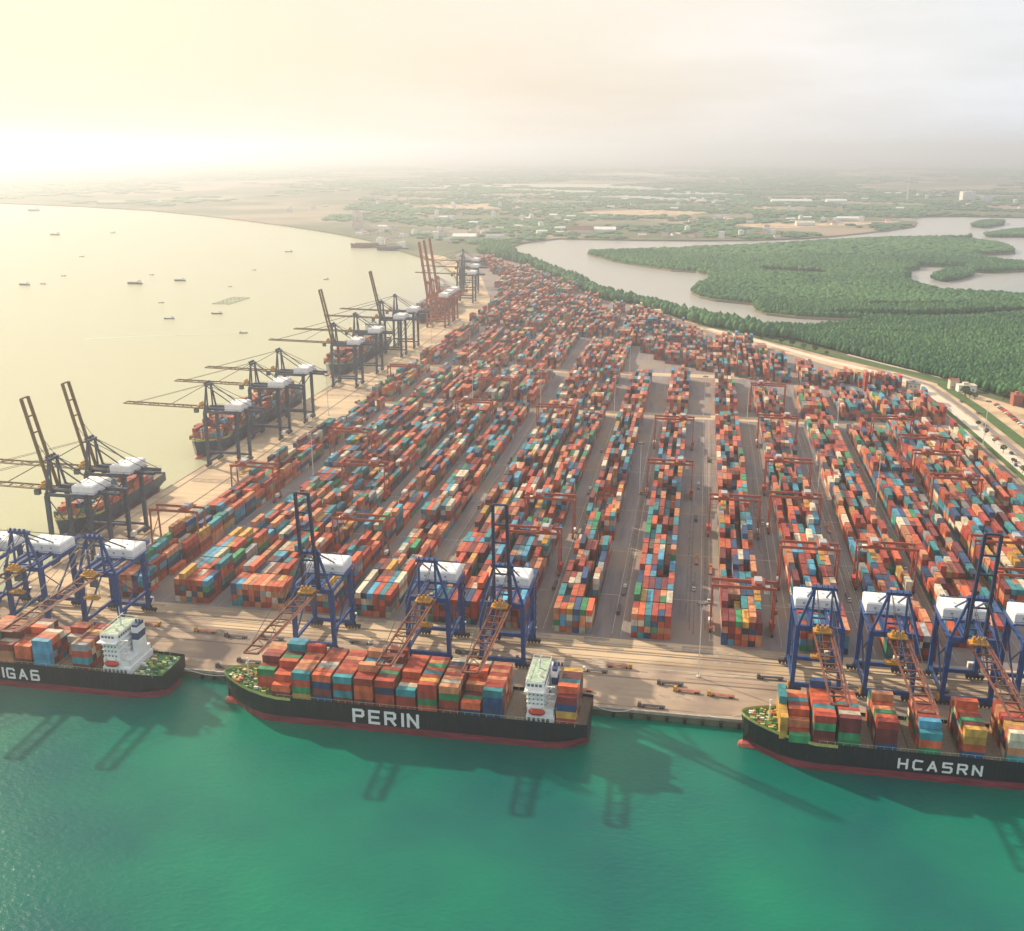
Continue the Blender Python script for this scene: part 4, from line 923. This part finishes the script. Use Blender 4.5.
def make_car(m):
    c = empty('parked_car'); b = MB(); b.box(-2.1, 2.1, -.88, .88, .35, .95, 0, .08, .05); b.box(-1.3, 1.5, -.8, .8, .95, 1.45, 0, .4, .12); bd = b.build('body', m, c)
    g_ = MB(); g_.box(-1.12, 1.32, -.78, .78, 1.0, 1.3, 0, .22, .05); g_.build('windows', 'glass', bd)
    w_ = MB()
    for x_ in (-1.3, 1.3):
        for s_ in (-.9, .7): w_.cyl((x_, s_, .33), .33, .2, 8, 'y')
    w_.build('tyres', 'tyre', c); return c
cars = {'white': make_car('offwhite'), 'dark': make_car('truckgrey'), 'red': make_car('red'), 'navy': make_car('navy')}
used = set(); rc = random.Random(5); CPOS = []
for i in range(26): t_ = i / 25; CPOS.append((229 - 3 * t_ + rc.uniform(-.4, .4), 720 + t_ * 100 + rc.uniform(-1, 1), 0, 'on the sand lot beside the grass verge'))
for i in range(12): CPOS.append((198 + rc.uniform(-1.5, 1.5), 560 + i * 9.5, R(80), 'on the sand beside the yard edge road'))
for i in range(7): CPOS.append((203 + rc.uniform(-2, 3), 610 + i * 36, R(93), 'driving on the perimeter road'))
cnt = {}
for x, y, rz, wh in CPOS:
    k = rc.choice(list(cars)); cnt[wh] = cnt.get(wh, 0) + 1
    if k in used: o = dup(cars[k], (x, y, .1), rz)
    else: used.add(k); o = cars[k]; o.location = (x, y, .1); o.rotation_euler = (0, 0, rz)
    tag(o, 'small %s car %s, %s from the water' % (k, wh, ORD[cnt[wh] - 1]), 'car', 'parked cars and road traffic')
def make_mast(h):
    c = empty('light_mast'); b = MB(); b.beam((0, 0, 0), (0, 0, h), .42, .42, 0, .22, .22); b.box(-.6, .6, -.6, .6, 0, .5); b.build('pole', 'offwhite', c)
    b = MB(); b.cyl((0, 0, h - .3), 1.5, .3, 12)
    for k in range(8): a = k * math.pi / 4; b.box(1.6 * math.cos(a) - .3, 1.6 * math.cos(a) + .3, 1.6 * math.sin(a) - .3, 1.6 * math.sin(a) + .3, h - .75, h - .3)
    b.build('lamp_ring', 'truckgrey', c); return c
MP = [(6.6, 350), (-58, 745), (7, 745), (38, 745), (-113, 745), (101, 745), (-165, 745), (-198, 885), (-57, 890), (69, 560), (100, 560), (-28, 560), (-222, 560), (-263, 700), (-263, 1000), (189, 480), (188, 700)]
ma = make_mast(30)
MPs = {1: 'at the middle cross aisle', }
for i, (x, y) in enumerate(MP):
    o = ma if i == 0 else dup(ma, (x, y, .1), 0); o.location = (x, y, .1)
    wh = 'on the open apron between PERIN and HCA5RN ships' if i == 0 else ('tall pale light mast', '')[1]
    if i: 
        wh = ('at the near cross aisle, %s of seven from the west' % ORD[sorted(q[0] for q in MP if q[1] == 745).index(x)] if y == 745 else
              'in the far cross aisle, %s block from the west' % ORD[min(range(15), key=lambda k: abs(blockx[k] - x))] if y in (885, 890) else
              'between container blocks, beside the %s block from the west' % ORD[min(range(15), key=lambda k: abs(blockx[k] - x))] if y == 560 else
              {(-263, 700): 'on the western apron, nearer one', (-263, 1000): 'on the western apron, farther one', (189, 480): 'beside the yard edge road, nearer one', (188, 700): 'beside the yard edge road, farther one'}[(x, y)])
    tag(o, 'tall thin pale light mast ' + wh, 'light mast', 'yard light masts')
fb = MB(); fb.box(-.5, .5, -.55, 0, -2.6, -.9); fb.cyl((0, -.9, -2.6), .45, 1.9, 10, 'z'); fme = fb.mesh('quay_fender', ['tyre'])
k = 0
for i in range(28):
    x = -22 + (i * 6.1) if i < 8 else -176 + (i - 8) * 4.9 if i < 11 else None
    if x is None: continue
    o = bpy.data.objects.new('quay_fender', fme); COL.objects.link(o); o.location = (x, 321.7, 0); k += 1
    tag(o, 'black rubber fender on the quay face %s, %s from the left' % (('between PERIN and HCA5RN ships', ORD[i]) if i < 8 else ('between IGA6 and PERIN ships', ORD[i - 8])), 'fender', 'quay fenders')
# mooring lines
def rope(a, b, sag, lab):
    m_ = MB(); a = Vector(a); b = Vector(b); pr = a
    for i in range(1, 9): t_ = i / 8; p = a.lerp(b, t_) - Vector((0, 0, sag * 4 * t_ * (1 - t_))); m_.beam(pr, p, .16); pr = p
    o = m_.build('mooring_line', 'offwhite'); tag(o, lab, 'rope', 'mooring lines')
rope((-177.5, 312, 6), (-160, 322.5, .4), 2.0, 'thin pale mooring line from the IGA6 stern to the quay')
rope((-160.5, 311, 8), (-172, 322.5, .4), 1.0, 'thin pale mooring line from the PERIN bow to the quay')
rope((-27.2, 312, 6), (-15, 322.5, .4), 1.5, 'thin pale mooring line from the PERIN stern to the quay')
rope((23, 313, 9), (10, 322.5, .4), 1.5, 'thin pale mooring line from the HCA5RN bow to the quay')

# ------------------------------------------------------------------ boats in the bay
def boat(L_, kind, m_, loc, rz, lab):
    c = empty('boat', loc, rz); B_ = L_ * .2; h = MB(); ts = [0, .06, .15, .3, .6, .9, 1]; wd = [.03, .45, .8, 1, 1, .95, .8]; vs = []; fs = []
    for t_, w_ in zip(ts, wd):
        z = L_ * (.085 + .05 * max(0, 1 - t_ * 5))
        vs += [(t_ * L_, -B_ / 2 * w_ * .7, -.8), (t_ * L_, -B_ / 2 * w_, z), (t_ * L_, B_ / 2 * w_, z), (t_ * L_, B_ / 2 * w_ * .7, -.8)]
    for i in range(len(ts) - 1):
        for j in range(3): fs.append((i * 4 + j, (i + 1) * 4 + j, (i + 1) * 4 + j + 1, i * 4 + j + 1)[::-1])
    fs += [(0, 1, 2, 3), tuple(range(len(vs) - 4, len(vs)))]; h.add(vs, fs); h.build('hull', m_, c)
    z = L_ * .085; s = MB()
    if kind == 'barge': s.box(L_ * .12, L_ * .8, -B_ * .38, B_ * .38, z, z + L_ * .05)
    s.box(L_ * .72, L_ * .92, -B_ * .36, B_ * .36, z, z + L_ * .14, 1); s.box(L_ * .75, L_ * .9, -B_ * .3, B_ * .3, z + L_ * .14, z + L_ * .2, 1); s.beam((L_ * .83, 0, z + L_ * .2), (L_ * .83, 0, z + L_ * .34), L_ * .012, None, 1)
    s.build('deckhouse', ['deck', 'offwhite'], c); tag(c, lab, 'boat', 'boats on the bay'); return c
BT = [(-973, 1362, 17, 'barge', 0, 'broad dark barge, largest of the boats at the far left of the bay'), (-950, 1378, 9, 'b', 0, 'small boat just right of the broad dark barge at the left'), (-978, 1473, 8, 'b', .3, 'faint small boat above the broad dark barge'),
      (-1468, 2190, 24, 'barge', 0, 'faint long boat high up in the left of the bay'), (-1365, 2268, 12, 'b', .4, 'tiny faint boat at top of the bay, right of the faint long boat'), (-825, 1402, 22, 'barge', .1, 'low dark barge in the middle left of the bay'),
      (-850, 1510, 8, 'b', 0, 'tiny boat just above the low dark barge'), (-683, 1229, 7, 'b', .5, 'tiny boat above and left of the dark squat ferry'), (-775, 1447, 17, 'barge', .15, 'dark barge in the upper middle of the bay'), (-612, 1110, 12, 'b', .3, 'dark squat ferry in the middle of the bay'),
      (-665, 1395, 6, 'b', .8, 'tiny boat just above the pale fish farm raft'), (-575, 1156, 13, 'b', .2, 'faint pale boat below the fish farm raft'), (-476, 1037, 9, 'b', math.pi + .3, 'small dark motor boat trailing a white wake'),
      (-720, 1604, 7, 'b', 0, 'tiny dark boat high in the middle of the bay'), (-2100, 3034, 40, 'barge', 0, 'faint long ship near the far shore at top left'), (-785, 1903, 14, 'b', .4, 'small boat near the far coast, right of centre of the bay'), (-560, 1500, 9, 'b', 1, 'tiny boat left of the far cranes'), (-1120, 1750, 9, 'b', .2, 'tiny faint boat alone in the left of the bay')]
for i, (x, y, L_, kd, rz, lab) in enumerate(BT): boat(L_, kd, 'hull' if i % 3 else 'hullgrey', (x, y, SEA), rz, lab)
boat(70, 'barge', 'boot', (-690, 2010, SEA), .25, 'hazy rust coloured freighter anchored off the far shore, left one of two')
boat(62, 'barge', 'hullgrey', (-622, 1965, SEA), .2, 'hazy grey freighter anchored off the far shore, right one of two')
r_ = MB()
for i in range(6): r_.beam((0, i * 12, .3), (24, i * 12, .3), 1.2, .6)
for i in range(5): r_.beam((i * 6, 0, .3), (i * 6, 60, .3), 1.0, .6)
r_.box(1, 23, 1, 59, .0, .2); M['raft'] = mat('raft_wood', (0.34, 0.36, 0.24), .8, 0, .3, .2)
o = r_.build('fish_farm_raft', 'raft'); o.location = (-612, 1235, SEA); tag(o, 'pale grey fish farm raft floating on the bay', 'raft')
wk = []; wr = []
for i in range(30):
    t_ = i / 29; x = -476 - 150 * t_; y = 1037 - 46 * t_ - 20 * t_ * t_; wdt = .9 + 3.5 * t_; wk.append((x, y + wdt)); wr.append((x, y - wdt))
FOAM = mat('wake_foam', (0.42, 0.46, 0.36), .5, 0, .2, .3); sheet('wake_water', wk + wr[::-1], SEA + .05, FOAM)

# ------------------------------------------------------------------ woodland and mangroves
nr = np.random.RandomState(4)
def ico():
    bm = bmesh.new(); bmesh.ops.create_icosphere(bm, subdivisions=1, radius=1); V_ = np.array([v.co[:] for v in bm.verts]); F_ = np.array([[v.index for v in f.verts] for f in bm.faces]); bm.free(); return V_, F_
IV, IF = ico()
def leafmat(name, c0, c1, sc_=.004):
    m = bpy.data.materials.new(name); m.use_nodes = True; t = m.node_tree; b = t.nodes['Principled BSDF']; b.inputs['Roughness'].default_value = .8; b.inputs['Specular IOR Level'].default_value = .15
    g = N(t, 'ShaderNodeNewGeometry'); n = N(t, 'ShaderNodeTexNoise'); n.inputs['Scale'].default_value = sc_; n.inputs['Detail'].default_value = 5; t.links.new(g.outputs['Position'], n.inputs[0])
    a = N(t, 'ShaderNodeAttribute', attribute_name='tint'); s_ = N(t, 'ShaderNodeMath', operation='MULTIPLY_ADD'); s_.inputs[1].default_value = 1.6; s_.inputs[2].default_value = -.3
    t.links.new(n.outputs[0], s_.inputs[0]); s2 = N(t, 'ShaderNodeMath', operation='ADD'); t.links.new(s_.outputs[0], s2.inputs[0]); t.links.new(a.outputs['Fac'], s2.inputs[1])
    cr = N(t, 'ShaderNodeValToRGB'); el = cr.color_ramp.elements; el[0].position = .2; el[0].color = (*c0, 1); el[1].position = .8; el[1].color = (*c1, 1)
    t.links.new(s2.outputs[0], cr.inputs[0]); t.links.new(cr.outputs[0], b.inputs['Base Color']); return m
LEAF = leafmat('mangrove_leaves', (0.028, 0.100, 0.042), (0.085, 0.190, 0.065)); LEAF2 = leafmat('tree_leaves', (0.03, 0.07, 0.02), (0.085, 0.14, 0.04), .01)
def vis(x, y, z=8):
    d0 = np.stack([x, y, np.full_like(x, z) - CAM_H], -1); k = d0 @ np.array(FW); px = 512 + 1036 * (d0 @ np.array(RT)) / k
    return (k > 1) & (px > -70) & (px < 1094)
def scatter(polys, sp, x0, x1, y0, y1, excl=None):
    gx, gy = np.meshgrid(np.arange(x0, x1, sp), np.arange(y0, y1, sp)); gx = gx.ravel() + nr.uniform(-.5, .5, gx.size) * sp; gy = gy.ravel() + nr.uniform(-.5, .5, gy.size) * sp
    k = vis(gx, gy); gx, gy = gx[k], gy[k]; ins = np.zeros(gx.shape, bool)
    for p in polys: ins |= inside(p, gx, gy)
    return gx[ins], gy[ins]
def canopy(name, label, X, Y, rad, hz, mats, base=0, flat_=.75):
    n = len(X); sc1 = nr.uniform(.75, 1.25, n) * rad; zh = nr.uniform(.82, 1.1, n) * hz * (1 + .12 * np.sin(X / 37) * np.sin(Y / 29))
    J = 1 + nr.uniform(-.16, .16, (n, len(IV), 1)); th = nr.uniform(0, 6.28, n); c_, s_ = np.cos(th), np.sin(th)
    Vv = IV[None] * J; vx = (Vv[..., 0] * c_[:, None] - Vv[..., 1] * s_[:, None]) * sc1[:, None] + X[:, None]; vy = (Vv[..., 0] * s_[:, None] + Vv[..., 1] * c_[:, None]) * sc1[:, None] + Y[:, None]
    # crowns reach from near the ground to the top so that wood edges read as a wall of leaves
    vz = base + zh[:, None] * .52 + Vv[..., 2] * (zh * .48)[:, None]
    VV = np.stack([vx, vy, vz], -1).reshape(-1, 3); FF = (IF[None] + (np.arange(n) * len(IV))[:, None, None]).reshape(-1, 3)
    me = fastmesh(name, VV, FF, mats, None, np.repeat(nr.uniform(-.22, .22, n), len(IF)) + nr.uniform(-.1, .1, n * len(IF)))
    o = bpy.data.objects.new(name, me); COL.objects.link(o); tag(o, label, 'trees', None, 'stuff'); return o
M1P = [(38, 1146), (66, 1136), (85, 1146), (112, 1144), (157, 1174), (210, 1236), (157, 1243), (112, 1249), (80, 1268), (70, 1291), (72, 1340), (54, 1356), (24, 1373), (4, 1400), (-8, 1440), (-6, 1490), (14, 1560), (20, 1614), (10, 1660), (-8, 1696), (-47, 1710), (-98, 1768), (-150, 1836), (-186, 1910), (-200, 1976), (-206, 2040), (-194, 2078),
       (-160, 2104), (-60, 2160), (117, 2272), (230, 2374), (346, 2472), (460, 2522), (565, 2543), (584, 2500), (568, 2440), (524, 2402), (514, 2376), (556, 2356), (583, 2310), (589, 2230), (583, 2160), (574, 2120), (558, 2098), (515, 2076), (488, 2066), (484, 2010), (505, 1923), (534, 1895), (554, 1850), (508, 1804), (471, 1783), (442, 1770), (430, 1778), (433, 1848), (404, 1850), (352, 1850),
       (345, 1799), (320, 1772), (311, 1735), (313, 1690), (295, 1650), (301, 1626), (322, 1578), (389, 1566), (435, 1520), (520, 1474), (700, 1434), (1500, 1394), (1500, 700), (290, 790), (262, 800), (222, 880), (185, 945), (140, 1012), (92, 1085)]
M1P = open_channels(M1P)
# trees stand back from a dark creek that crosses the mangrove
def creek(X, Y):
    c1 = np.abs(Y - (1236 + (X - 157) * .34 + 14 * np.sin(X / 60))) < 22
    c2 = (np.abs(Y - (1330 + (X - 100) * .05 + 8 * np.sin(X / 40))) < 16) & (X > 200) & (X < 330)
    c3 = (np.abs(Y - (1120 + 8 * np.sin(X / 23))) < 7) & (X > 150) & (X < 250)
    c4 = (np.abs(Y - (1700 + 12 * np.sin(X / 40))) < 30) & (X > 90) & (X < 190)
    return (c1 & (X > 150)) | c2 | c3 | c4
sheet('mangrove_ground', M1P, .012, MUD)
X1, Y1 = scatter([M1P], 3.8, 0, 560, 780, 1340); k = ~creek(X1, Y1); canopy('mangrove_trees', 'dense green mangrove wood beyond the perimeter road, nearer part', X1[k], Y1[k], 2.5, 9, [LEAF])
X1, Y1 = scatter([M1P] + islets[:1], 7.0, -230, 900, 1340, 1950); k = ~creek(X1, Y1); canopy('mangrove_trees', 'green mangrove wood on the peninsula in the river bend', X1[k], Y1[k], 4.7, 8, [LEAF])
X1, Y1 = scatter([M1P] + islets[1:], 13, -230, 1200, 1950, 3100); canopy('mangrove_trees', 'hazy far mangrove wood and islets toward the wide water', X1, Y1, 9.0, 8, [LEAF])
BANK = [(-359, 1985), (-330, 1865), (-253, 1692), (-185, 1540), (-136, 1413), (-75, 1312), (-47, 1280), (-1, 1208), (38, 1166), (70, 1120), (92, 1085), (62, 1088), (2, 1160), (-34, 1215), (-62, 1262), (-82, 1306), (-128, 1340), (-278, 1700), (-418, 1925), (-430, 2060), (-385, 2060)]
def edge(P_, sp, jit, closed=False):
    xs = []; ys = []
    for (x1, y1), (x2, y2) in zip(P_, P_[1:]):
        n_ = max(1, int(math.hypot(x2 - x1, y2 - y1) / sp))
        for i in range(n_): t_ = (i + nr.random()) / n_; xs.append(x1 + (x2 - x1) * t_ + nr.uniform(-jit, jit)); ys.append(y1 + (y2 - y1) * t_ + nr.uniform(-jit, jit))
    return np.array(xs), np.array(ys)
X1, Y1 = edge(M1P[:70], 3.2, 2.2); k = vis(X1, Y1); canopy('mangrove_trees', 'lower mangrove fringe standing along the river banks', X1[k], Y1[k], 4.0, 9, [LEAF], base=-2.5)
X1, Y1 = edge(NEARBANK[:14], 3.2, 2.5); canopy('riverside_trees', 'bushy fringe at the water edge of the riverside tree belt', X1, Y1, 4.2, 10, [LEAF], base=-2.5)
for p in islets: X1, Y1 = edge(p + p[:1], 5, 2); canopy('mangrove_trees', 'low mangrove fringe around the %s river islet' % ORD[islets.index(p)], X1, Y1, 4.5, 9, [LEAF], base=-2.5)
X1, Y1 = scatter([BANK], 7, -450, 120, 1050, 2100); canopy('riverside_trees', 'dark green belt of trees between container yard and river', X1, Y1, 4.8, 13, [LEAF])
FR = [(-430, 2060), (-372, 2150), (-345, 2230), (-306, 2286), (-160, 2278), (-6, 2290), (100, 2318), (206, 2380), (280, 2448), (354, 2546), (440, 2668), (521, 2804), (600, 3205), (723, 3245), (891, 3230), (1500, 3360), (2600, 5200), (-1600, 5200), (-1000, 2700), (-600, 2200)]
X1, Y1 = scatter([FR], 26, -1800, 2600, 2050, 5200)
npat = np.sin(X1 / 90 + np.sin(Y1 / 130) * 1.7) + np.sin(Y1 / 75 + X1 / 210) + nr.uniform(-.9, .9, X1.size); k = npat > -.1
for fld in ([(-428, 3177), (-200, 3379), (16, 3309), (-40, 3150), (-179, 3030)], [(60, 2760), (520, 2990), (500, 2930), (380, 2800), (200, 2660), (110, 2680)]): k &= ~inside(fld, X1, Y1)
X1, Y1 = X1[k], Y1[k]; canopy('woodland', 'hazy scattered woodland on the plain beyond the river', X1, Y1, 14, 6, [LEAF])
X1, Y1 = scatter([[(-S, 8600), (-9000, 5500), (-3800, 4000), (-1800, 3300), (-1500, 5200), (2600, 5300), (6000, 12000), (-12000, 12000)]], 75, -9000, 6000, 1900, 11000)
k = np.sin(X1 / 300 + np.sin(Y1 / 400)) + nr.uniform(-1, 1, X1.size) > .1; canopy('woodland', 'faint woodland on the plain toward the horizon', X1[k], Y1[k], 44, 6, [LEAF])

# roadside trees that one can tell apart
def make_tree(seed, h, r_):
    rg_ = random.Random(seed); c = empty('roadside_tree'); t = MB(); t.beam((0, 0, 0), (.1, 0, h * .55), .5, .5, 0, .25, .25)
    for k in range(4): a = k * 1.6; t.beam((.05, 0, h * .35), (math.cos(a) * r_ * .5, math.sin(a) * r_ * .5, h * .7), .2, None, 0, .08, .08)
    t.build('trunk', 'trunk', c)
    vs = []; fs = []; 
    for k in range(300):
        a = rg_.uniform(0, 6.28); u = rg_.uniform(-1, 1); q = r_ * rg_.uniform(.45, 1) ** .5 * (1 - .25 * rg_.random()); s_ = rg_.uniform(.35, .7)
        p = Vector((q * math.sqrt(1 - u * u) * math.cos(a), q * math.sqrt(1 - u * u) * math.sin(a), h * .66 + q * u * .75)); n_ = Vector((rg_.uniform(-1, 1), rg_.uniform(-1, 1), rg_.uniform(-.2, 1))).normalized(); t1 = n_.orthogonal().normalized() * s_; t2 = n_.cross(t1)
        b = len(vs); vs += [p - t1, p + t2 * .6, p + t1, p - t2 * .6]; fs.append((b, b + 1, b + 2, b + 3))
    m_ = MB(); m_.add(vs, fs); m_.build('crown', LEAF2, c); return c
tp = [make_tree(i, 7 + i, 3 + .4 * i) for i in range(3)]; rt_ = random.Random(9)
TP = [(212 + rt_.uniform(-3, 3), 842 + rt_.uniform(-6, 10)) for _ in range(4)] + [(236 + i * 6.5, 838 + rt_.uniform(-3, 6)) for i in range(8)] + [(120 - i * 9.5, 1002 + i * 12.5 + rt_.uniform(-2, 2)) for i in range(8)] + [(196.5, 640 + i * 22) for i in range(6)]
WH = ['by the white gatehouse beside the perimeter road'] * 4 + ['behind the sand lot, in front of the mangrove'] * 8 + ['along the diagonal grass verge'] * 8 + ['on the thin verge beside the perimeter road'] * 6
ct = {}
for i, (x, y) in enumerate(TP):
    o = tp[i] if i < 3 else dup(tp[i % 3], (x, y, 0), 0)
    o.location = (x, y, 0); o.rotation_euler = (0, 0, rt_.uniform(0, 6)); s_ = rt_.uniform(.7, 1.15) * (.6 if i > 19 else 1); o.scale = (s_, s_, s_); ct[WH[i]] = ct.get(WH[i], 0) + 1
    tag(o, 'small green tree %s, %s from one end' % (WH[i], ORD[ct[WH[i]] - 1]), 'tree', 'roadside trees')

# ------------------------------------------------------------------ buildings
def building(name, x, y, w_, d_, h_, wallm, roofm, lab, rz=0, gable=True, floors=1, cat='building', group=None, detail=True):
    c = empty(name, (x, y, 0), rz); b = MB(); b.box(-w_ / 2, w_ / 2, -d_ / 2, d_ / 2, 0, h_); wl = b.build('wall', wallm, c)
    r_ = MB()
    if gable:
        o_ = .4; rh = d_ * .18
        r_.add([(-w_ / 2 - o_, -d_ / 2 - o_, h_), (w_ / 2 + o_, -d_ / 2 - o_, h_), (w_ / 2 + o_, d_ / 2 + o_, h_), (-w_ / 2 - o_, d_ / 2 + o_, h_), (-w_ / 2 - o_, 0, h_ + rh), (w_ / 2 + o_, 0, h_ + rh)], [(0, 1, 5, 4), (2, 3, 4, 5), (1, 2, 5), (3, 0, 4), (3, 2, 1, 0)])
    else: r_.box(-w_ / 2 - .3, w_ / 2 + .3, -d_ / 2 - .3, d_ / 2 + .3, h_, h_ + .6); r_.box(-w_ * .2, w_ * .1, -d_ * .2, d_ * .2, h_ + .6, h_ + 2.4)
    r_.build('roof', roofm, c)
    if detail:
        wn = MB()
        for f in range(floors):
            z = 1.2 + f * 3.1; xx = -w_ / 2 + 1.2
            while xx < w_ / 2 - 1.5:
                for s_ in (-1, 1): wn.box(xx, xx + 1.3, s_ * d_ / 2 - .04, s_ * d_ / 2 + .04, z, z + 1.3)
                xx += 3.2
        wn.build('window', 'glass', c)
    tag(c, lab, cat, group); return c
M['roof_red'] = mat('roof_red', (0.33, 0.10, 0.06), .7, 0, .2, .1); M['roof_blue'] = mat('roof_blue', (0.06, 0.14, 0.26), .6, 0, .2, .1); M['roof_grey'] = mat('roof_grey', (0.30, 0.29, 0.28), .7, 0, .2, .1)
M['wall_cream'] = mat('wall_cream', (0.62, 0.54, 0.42), .8, 0, .15, .1); M['wall_white'] = mat('wall_white', (0.74, 0.72, 0.68), .8, 0, .1, .1)
building('gatehouse', 214, 866, 14, 8, 5, 'wall_white', 'wall_cream', 'white gatehouse with flat roof among trees beside the perimeter road', .1, False)
building('gatehouse', 206, 874, 7, 6, 7.5, 'wall_cream', 'roof_red', 'taller narrow white house with red roof behind the gatehouse', .1)
building('warehouse', 262, 826, 26, 9, 5, 'wall_cream', 'roof_blue', 'long low warehouse with blue roof at the back of the sand lot', 0, True)
building('warehouse', 241, 824, 7, 9, 8, 'roof_red', 'roof_red', 'rust red block beside the blue roofed warehouse', 0, False)
building('yard_office', 172, 858, 9, 10, 7, 'wall_cream', 'roof_grey', 'small grey roofed yard office at the far corner of the block yard', 0, False, 2)
building('white_tower_block', 945, 4156, 46, 30, 34, 'wall_white', 'wall_white', 'tall white tower block on the hazy plain at upper right', .2, False, 12)
building('white_tower_block', 1010, 4150, 34, 26, 20, 'wall_white', 'roof_grey', 'lower white block right of the tall tower block', .2, False, 8)
building('white_tower_block', -810, 2420, 22, 20, 42, 'wall_cream', 'roof_grey', 'pale tower block on the bay shore beyond the anchored freighters', .2, False, 10)
b = MB(); b.beam((0, 0, 0), (0, 0, 100), 4, 4, 0, 1.2, 1.2)
for z in (30, 60, 85): b.box(-3, 3, -3, 3, z, z + 1.2)
c = empty('radio_mast', (735, 4150, 0)); b.build('mast_frame', 'white', c); tag(c, 'thin tall radio mast on the hazy plain at upper right', 'mast')
big = [(-278, 2420, 60, 40, 9, 'wall_cream', 'boom_orange'), (-225, 2450, 50, 30, 8, 'wall_white', 'wall_white'), (380, 2960, 60, 24, 8, 'wall_white', 'wall_white'), (250, 2760, 46, 24, 8, 'wall_white', 'wall_cream'), (300, 3900, 140, 30, 9, 'wall_white', 'wall_white'), (460, 3960, 70, 30, 8, 'wall_white', 'wall_white'), (-500, 2200, 50, 30, 8, 'wall_cream', 'wall_white'), (-440, 2230, 40, 22, 7, 'wall_white', 'roof_grey')]
bl = ['broad low shed with orange roof in the town by the river bend', 'long white shed right of the orange roofed shed', 'long white shed on the sandy spit in the river, right one', 'white shed on the sandy spit in the river, left one', 'very long white factory far beyond the river at right', 'white factory right of the very long one', 'pale shed at the port road north of the far cranes', 'small grey roofed shed beside the pale port road shed']
for (x, y, w_, d_, h_, wm, rm), lab in zip(big, bl): building('warehouse', x, y, w_, d_, h_, wm, rm, lab, .1)
rb = random.Random(77); zones = [((-900, 900), (2330, 3000), 95, 'in the town across the river'), ((-1300, 500), (3000, 4200), 80, 'on the plain behind the town'), ((-950, -480), (2050, 2500), 30, 'on the north bay shore'), ((400, 1500), (3500, 5200), 35, 'on the far eastern plain')]
FRn = FR
protos = {}
def bcopy(key, x, y, rz, lab, group):
    wm, rm, w_, d_, h_, fl = key
    if key not in protos: protos[key] = building('town_building', x, y, w_, d_, h_, wm, rm, lab, rz, fl < 3, fl, group=group, detail=False); return
    o = dup(protos[key], (x, y, 0), rz); tag(o, lab, 'building', group)
keys = [('wall_white', 'roof_red', 14, 10, 5, 2), ('wall_cream', 'roof_red', 11, 8, 3.5, 1), ('wall_white', 'roof_grey', 20, 11, 5, 2), ('wall_white', 'wall_white', 24, 13, 6, 2), ('wall_cream', 'roof_grey', 14, 11, 9, 4), ('wall_white', 'wall_white', 11, 9, 13, 6), ('wall_cream', 'wall_cream', 18, 10, 5, 2)]
adj = {0: 'white house with red roof', 1: 'small cream house with red roof', 2: 'white house with grey roof', 3: 'broad all white building', 4: 'cream mid-rise block with grey roof', 5: 'tall all white block', 6: 'low all cream building'}
for (xr, yr, n, wh) in zones:
    got = 0; tries = 0
    while got < n and tries < 3000:
        tries += 1; x = rb.uniform(*xr); y = rb.uniform(*yr); 
        if not inside(land_poly, np.array([x]), np.array([y]))[0] or not inside(land_poly, np.array([x]), np.array([y - 25]))[0] or inside(M1P, np.array([x]), np.array([y]))[0]: continue
        if not vis(np.array([x]), np.array([y]))[0]: continue
        if math.sin(x / 120.) + math.sin(y / 90.) + rb.uniform(-1, 1) < 0: continue
        ki = rb.choice((0, 1, 1, 2, 2, 3, 4, 5, 6, 0)); bcopy(keys[ki], x, y, rb.uniform(-.5, .5), '%s %s' % (adj[ki], wh), '%ss %s' % (adj[ki], wh)); got += 1

tb_ = {}
for o in bpy.data.objects:
    if o.name.startswith('town_building') and o.parent is None: tb_.setdefault(o['label'], []).append(o)
for lab, os_ in tb_.items():
    if len(os_) < 2: continue
    os_.sort(key=lambda o: proj(o.location)[0])
    for i, o in enumerate(os_): o['label'] = '%s, %s from the west' % (lab, ORD[i])

# ------------------------------------------------------------------ haze: one closed box of pale air round everything
hm = bpy.data.materials.new('haze_air'); hm.use_nodes = True; t = hm.node_tree; t.nodes.clear()
pv = N(t, 'ShaderNodeVolumePrincipled'); pv.inputs['Color'].default_value = (0.80, 0.86, 0.95, 1); pv.inputs['Density'].default_value = HAZE_DENSITY; pv.inputs['Anisotropy'].default_value = .5
mo = N(t, 'ShaderNodeOutputMaterial'); t.links.new(pv.outputs[0], mo.inputs['Volume'])
hb = MB(); hb.box(-S - 50, S + 50, -2050, S + 50, -6, 245); o = hb.build('haze', hm); tag(o, 'warm pale haze over the port and the plain', None, None, 'stuff')
bpy.context.view_layer.update()
